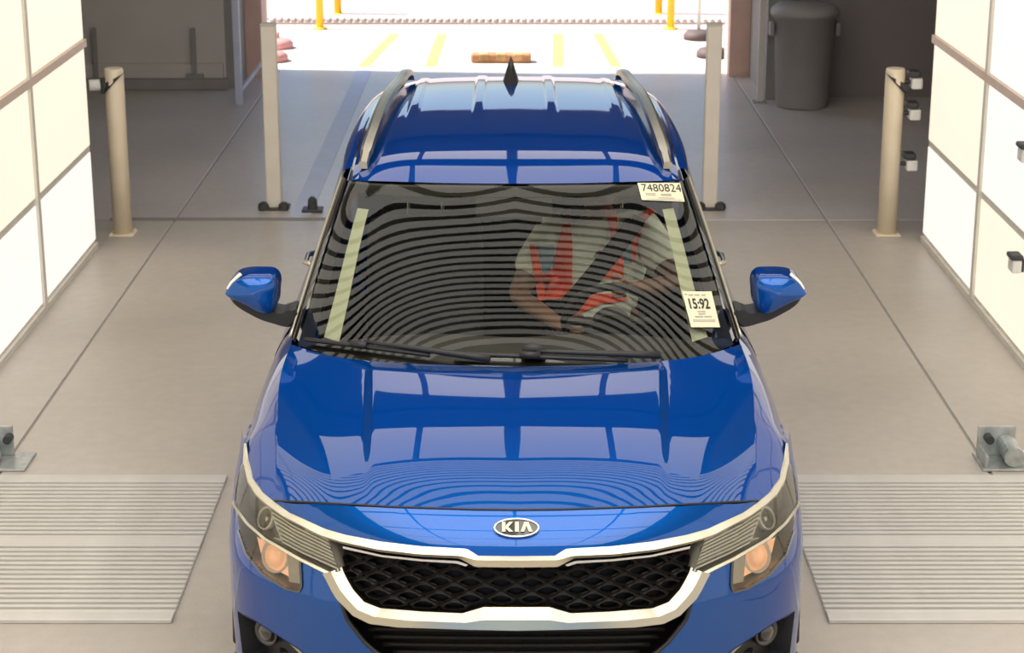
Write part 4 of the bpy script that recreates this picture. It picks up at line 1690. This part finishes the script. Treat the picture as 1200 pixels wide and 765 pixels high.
# steering wheel
swc = Vector((.36, 1.96, 1.00))
swn = Vector((0, .88, .47)).normalized()
q = swn.to_track_quat('Z', 'Y').to_matrix().to_4x4()
q.translation = swc
ring = [q @ Vector((.175 * math.cos(a), .175 * math.sin(a), 0)) for a in np.linspace(0, 2 * math.pi, 40, endpoint=False)]
sw = tube('steering_wheel', ring, 0.016, 'strap', car, closed=True)
bm = bmesh.new()
lathe(bm, [(.07, -.04), (.07, 0.0), (.055, .02), (0, .024)], (0, 0, 0), seg=20)
for a in (0, math.pi, -math.pi / 2):
    add_cyl(bm, (0, 0, -.005), (.17 * math.cos(a), .17 * math.sin(a), -.003), .018, .014, 8)
bmesh.ops.transform(bm, matrix=q, verts=bm.verts)
bm_obj('wheel_hub', bm, 'interior', sw)

# ==================================================================
# THE DRIVER
# ==================================================================
person = empty('person', (car.location.x + .34, CAR_Y + 2.35, .66))
tag(person, 'driver seated at the steering wheel in pale shirt and orange safety vest', 'person')
PO = np.array((.34, 2.35, .66))


def skin_mesh(name, verts, edges, radii, material, root, sub=2, flatten=None):
    me = bpy.data.meshes.new(name)
    me.from_pydata([tuple(np.array(v) - PO) for v in verts], edges, [])
    ob = bpy.data.objects.new(name, me)
    COL.objects.link(ob)
    md = ob.modifiers.new('skin', 'SKIN')
    md.use_smooth_shade = True
    sv = me.skin_vertices[0].data
    for i, r in enumerate(radii):
        sv[i].radius = r if isinstance(r, tuple) else (r, r)
        sv[i].use_root = (i == root)
    sb = ob.modifiers.new('sub', 'SUBSURF')
    sb.levels = sub
    sb.render_levels = sub
    dg = bpy.context.evaluated_depsgraph_get()
    m2 = bpy.data.meshes.new_from_object(ob.evaluated_get(dg))
    bpy.data.objects.remove(ob)
    m2.name = name
    m2.materials.clear()
    m2.materials.append(M[material])
    m2.polygons.foreach_set('use_smooth', [True] * len(m2.polygons))
    o = bpy.data.objects.new(name, m2)
    COL.objects.link(o)
    o.parent = person
    return o


J = dict(pel=(.34, 2.42, .78), sp=(.34, 2.47, .95), ch=(.335, 2.47, 1.13), nb=(.33, 2.45, 1.27), nk=(.33, 2.43, 1.32), hd0=(.33, 2.415, 1.37), hd1=(.33, 2.405, 1.42), hd2=(.33, 2.415, 1.475),
         sR=(.52, 2.43, 1.235), eR=(.625, 2.24, 1.065), wR=(.46, 2.04, 1.10), hR=(.425, 1.995, 1.12),
         sL=(.14, 2.43, 1.225), eL=(.005, 2.30, 1.00), wL=(.165, 2.03, .965), hL=(.195, 1.985, .965),
         hpR=(.44, 2.38, .76), kR=(.47, 2.00, .78), aR=(.46, 1.70, .47), tR=(.46, 1.58, .45),
         hpL=(.24, 2.38, .76), kL=(.22, 2.00, .78), aL=(.24, 1.70, .47), tL=(.24, 1.58, .45))
names = list(J)
ix = {n_: i for i, n_ in enumerate(names)}
ed = [('pel', 'sp'), ('sp', 'ch'), ('ch', 'nb'), ('nb', 'nk'), ('nk', 'hd0'), ('hd0', 'hd1'), ('hd1', 'hd2'), ('ch', 'sR'), ('sR', 'eR'), ('eR', 'wR'), ('wR', 'hR'),
      ('ch', 'sL'), ('sL', 'eL'), ('eL', 'wL'), ('wL', 'hL'), ('pel', 'hpR'), ('hpR', 'kR'), ('kR', 'aR'), ('aR', 'tR'), ('pel', 'hpL'), ('hpL', 'kL'), ('kL', 'aL'), ('aL', 'tL')]
rad = dict(pel=(.15, .12), sp=(.14, .11), ch=(.16, .11), nb=.075, nk=.055, hd0=(.062, .07), hd1=(.075, .095), hd2=(.06, .075), sR=.066, eR=.046, wR=.030, hR=(.036, .022), sL=.066, eL=.046, wL=.030, hL=(.036, .022),
           hpR=.09, kR=.065, aR=.04, tR=.035, hpL=.09, kL=.065, aL=.04, tL=.035)
verts = [J[n_] for n_ in names]
edges = [(ix[a], ix[b]) for a, b in ed]
radii = [rad[n_] for n_ in names]
# nose, ears
for p_, par, r in (((.33, 2.310, 1.405), 'hd1', .016), ((.41, 2.42, 1.41), 'hd1', .016), ((.25, 2.42, 1.41), 'hd1', .016)):
    verts.append(p_)
    edges.append((ix[par], len(verts) - 1))
    radii.append(r)
body = skin_mesh('body', verts, edges, radii, 'skin', 0)
# fingers of both hands round the rim
for hx, s_ in ((J['hR'], 1), (J['hL'], -1)):
    fv, fe, fr = [], [], []
    for k, (dz, ln) in enumerate(((.030, .85), (.011, 1.0), (-.009, .95), (-.028, .75))):
        b0 = len(fv)
        hx_ = np.array(hx)
        fv += [tuple(hx_ + (-.010 * s_, .015, dz)), tuple(hx_ + (-.020 * s_, -.025 * ln, dz)), tuple(hx_ + (-.045 * s_, -.040 * ln, dz)), tuple(hx_ + (-.062 * s_, -.018, dz))]
        fe += [(b0, b0 + 1), (b0 + 1, b0 + 2), (b0 + 2, b0 + 3)]
        fr += [.0095, .0090, .0085, .0075]
        skin_mesh('finger', fv, fe, fr, 'skin', 0, 1)
        fv, fe, fr = [], [], []
    hx_ = np.array(hx)
    skin_mesh('thumb', [tuple(hx_ + (-.012 * s_, .03, .018)), tuple(hx_ + (-.040 * s_, .02, .040)), tuple(hx_ + (-.062 * s_, -.002, .046))], [(0, 1), (1, 2)], [.012, .010, .009], 'skin', 0, 1)
hair = skin_mesh('hair', [(.33, 2.43, 1.43), (.33, 2.435, 1.48), (.33, 2.46, 1.42), (.33, 2.47, 1.37)], [(0, 1), (0, 2), (2, 3)], [(.078, .09), (.062, .07), (.076, .07), (.06, .05)], 'hair', 0)
# eyes and mouth
for sx in (-1, 1):
    bm = bmesh.new()
    bmesh.ops.create_uvsphere(bm, u_segments=10, v_segments=8, radius=.011)
    bmesh.ops.translate(bm, vec=Vector(np.array((.33 + sx * .031, 2.322, 1.425)) - PO), verts=bm.verts)
    bm_obj('eye', bm, 'hair', person, True)
bm = bmesh.new()
bmesh.ops.create_uvsphere(bm, u_segments=12, v_segments=8, radius=1)
bmesh.ops.scale(bm, vec=(.024, .008, .006), verts=bm.verts)
bmesh.ops.translate(bm, vec=Vector(np.array((.33, 2.337, 1.368)) - PO), verts=bm.verts)
bm_obj('mouth', bm, 'block', person, True)
# shirt with short wide sleeves
sv_ = ['pel', 'sp', 'ch', 'nb', 'sR', 'sL']
V = [J['pel'], J['sp'], J['ch'], (.333, 2.455, 1.245), J['sR'], tuple(lerp3 for lerp3 in (np.array(J['sR']) * .25 + np.array(J['eR']) * .75)),
     J['sL'], tuple(np.array(J['sL']) * .25 + np.array(J['eL']) * .75)]
shirt = skin_mesh('shirt', V, [(0, 1), (1, 2), (2, 3), (2, 4), (4, 5), (2, 6), (6, 7)], [(.165, .135), (.158, .13), (.182, .13), .085, .084, .078, .084, .078], 'shirt', 0)
trous = skin_mesh('trousers', [J['pel'], J['hpR'], J['kR'], J['aR'], J['hpL'], J['kL'], J['aL']], [(0, 1), (1, 2), (2, 3), (0, 4), (4, 5), (5, 6)], [(.16, .13), .10, .075, .055, .10, .075, .055], 'trouser', 0)
sm_ = shirt.data
bvh_s = BVHTree.FromPolygons([v.co + Vector(PO) for v in sm_.vertices], [tuple(p.vertices) for p in sm_.polygons])


def ribbon(name, A, B, material, off=0.008, n=24, w=5):
    """cloth band over the chest between two edge lines given as (x, z)"""
    a = polyline(A, n)
    b = polyline(B, n)
    V = []
    last = 2.33
    for i in range(n):
        for k in range(w):
            t = k / (w - 1)
            x, z = a[i] * (1 - t) + b[i] * t
            loc, nr, _, _ = bvh_s.ray_cast(Vector((x, 1.2, z)), Vector((0, 1, 0)))
            if loc is not None:
                last = loc.y
            V.append(np.array((x, last - off, z)) - PO)
    return mesh_obj(name, V, [(i * w + k, i * w + k + 1, (i + 1) * w + k + 1, (i + 1) * w + k) for i in range(n - 1) for k in range(w - 1)], material, person, True)


ribbon('vest_band', [(.055, 1.20), (.075, 1.07), (.09, .97)], [(.085, 1.20), (.11, 1.07), (.12, .97)], 'orange', .010)
ribbon('vest_reflector', [(.085, 1.20), (.11, 1.09)], [(.155, 1.20), (.15, 1.09)], 'greyband', .011)
ribbon('vest_band', [(.195, 1.30), (.165, 1.20), (.15, 1.09), (.115, .97)], [(.215, 1.30), (.225, 1.20), (.225, 1.09), (.225, .97)], 'orange', .010)
ribbon('vest_band', [(.09, 1.09), (.10, 1.02), (.11, .97)], [(.16, 1.09), (.17, 1.02), (.18, .97)], 'orange', .0105)
ribbon('vest_band', [(.345, 1.335), (.375, 1.26), (.375, 1.20), (.345, 1.06)], [(.40, 1.335), (.40, 1.26), (.42, 1.20), (.43, 1.06)], 'orange', .010)
ribbon('vest_reflector', [(.42, 1.24), (.43, 1.12)], [(.46, 1.24), (.46, 1.12)], 'greyband', .010)
ribbon('vest_band', [(.46, 1.13), (.455, 1.22), (.48, 1.30), (.53, 1.33)], [(.475, 1.13), (.485, 1.22), (.51, 1.285), (.56, 1.315)], 'orange', .010)
ribbon('vest_band', [(.22, .95), (.32, 1.0), (.42, 1.0)], [(.24, .91), (.34, .96), (.45, .965)], 'orange', .012)
ribbon('seat_belt', [(.45, 1.315), (.36, 1.20), (.25, 1.06), (.15, .92)], [(.515, 1.29), (.43, 1.17), (.32, 1.03), (.22, .88)], 'strap', .018)
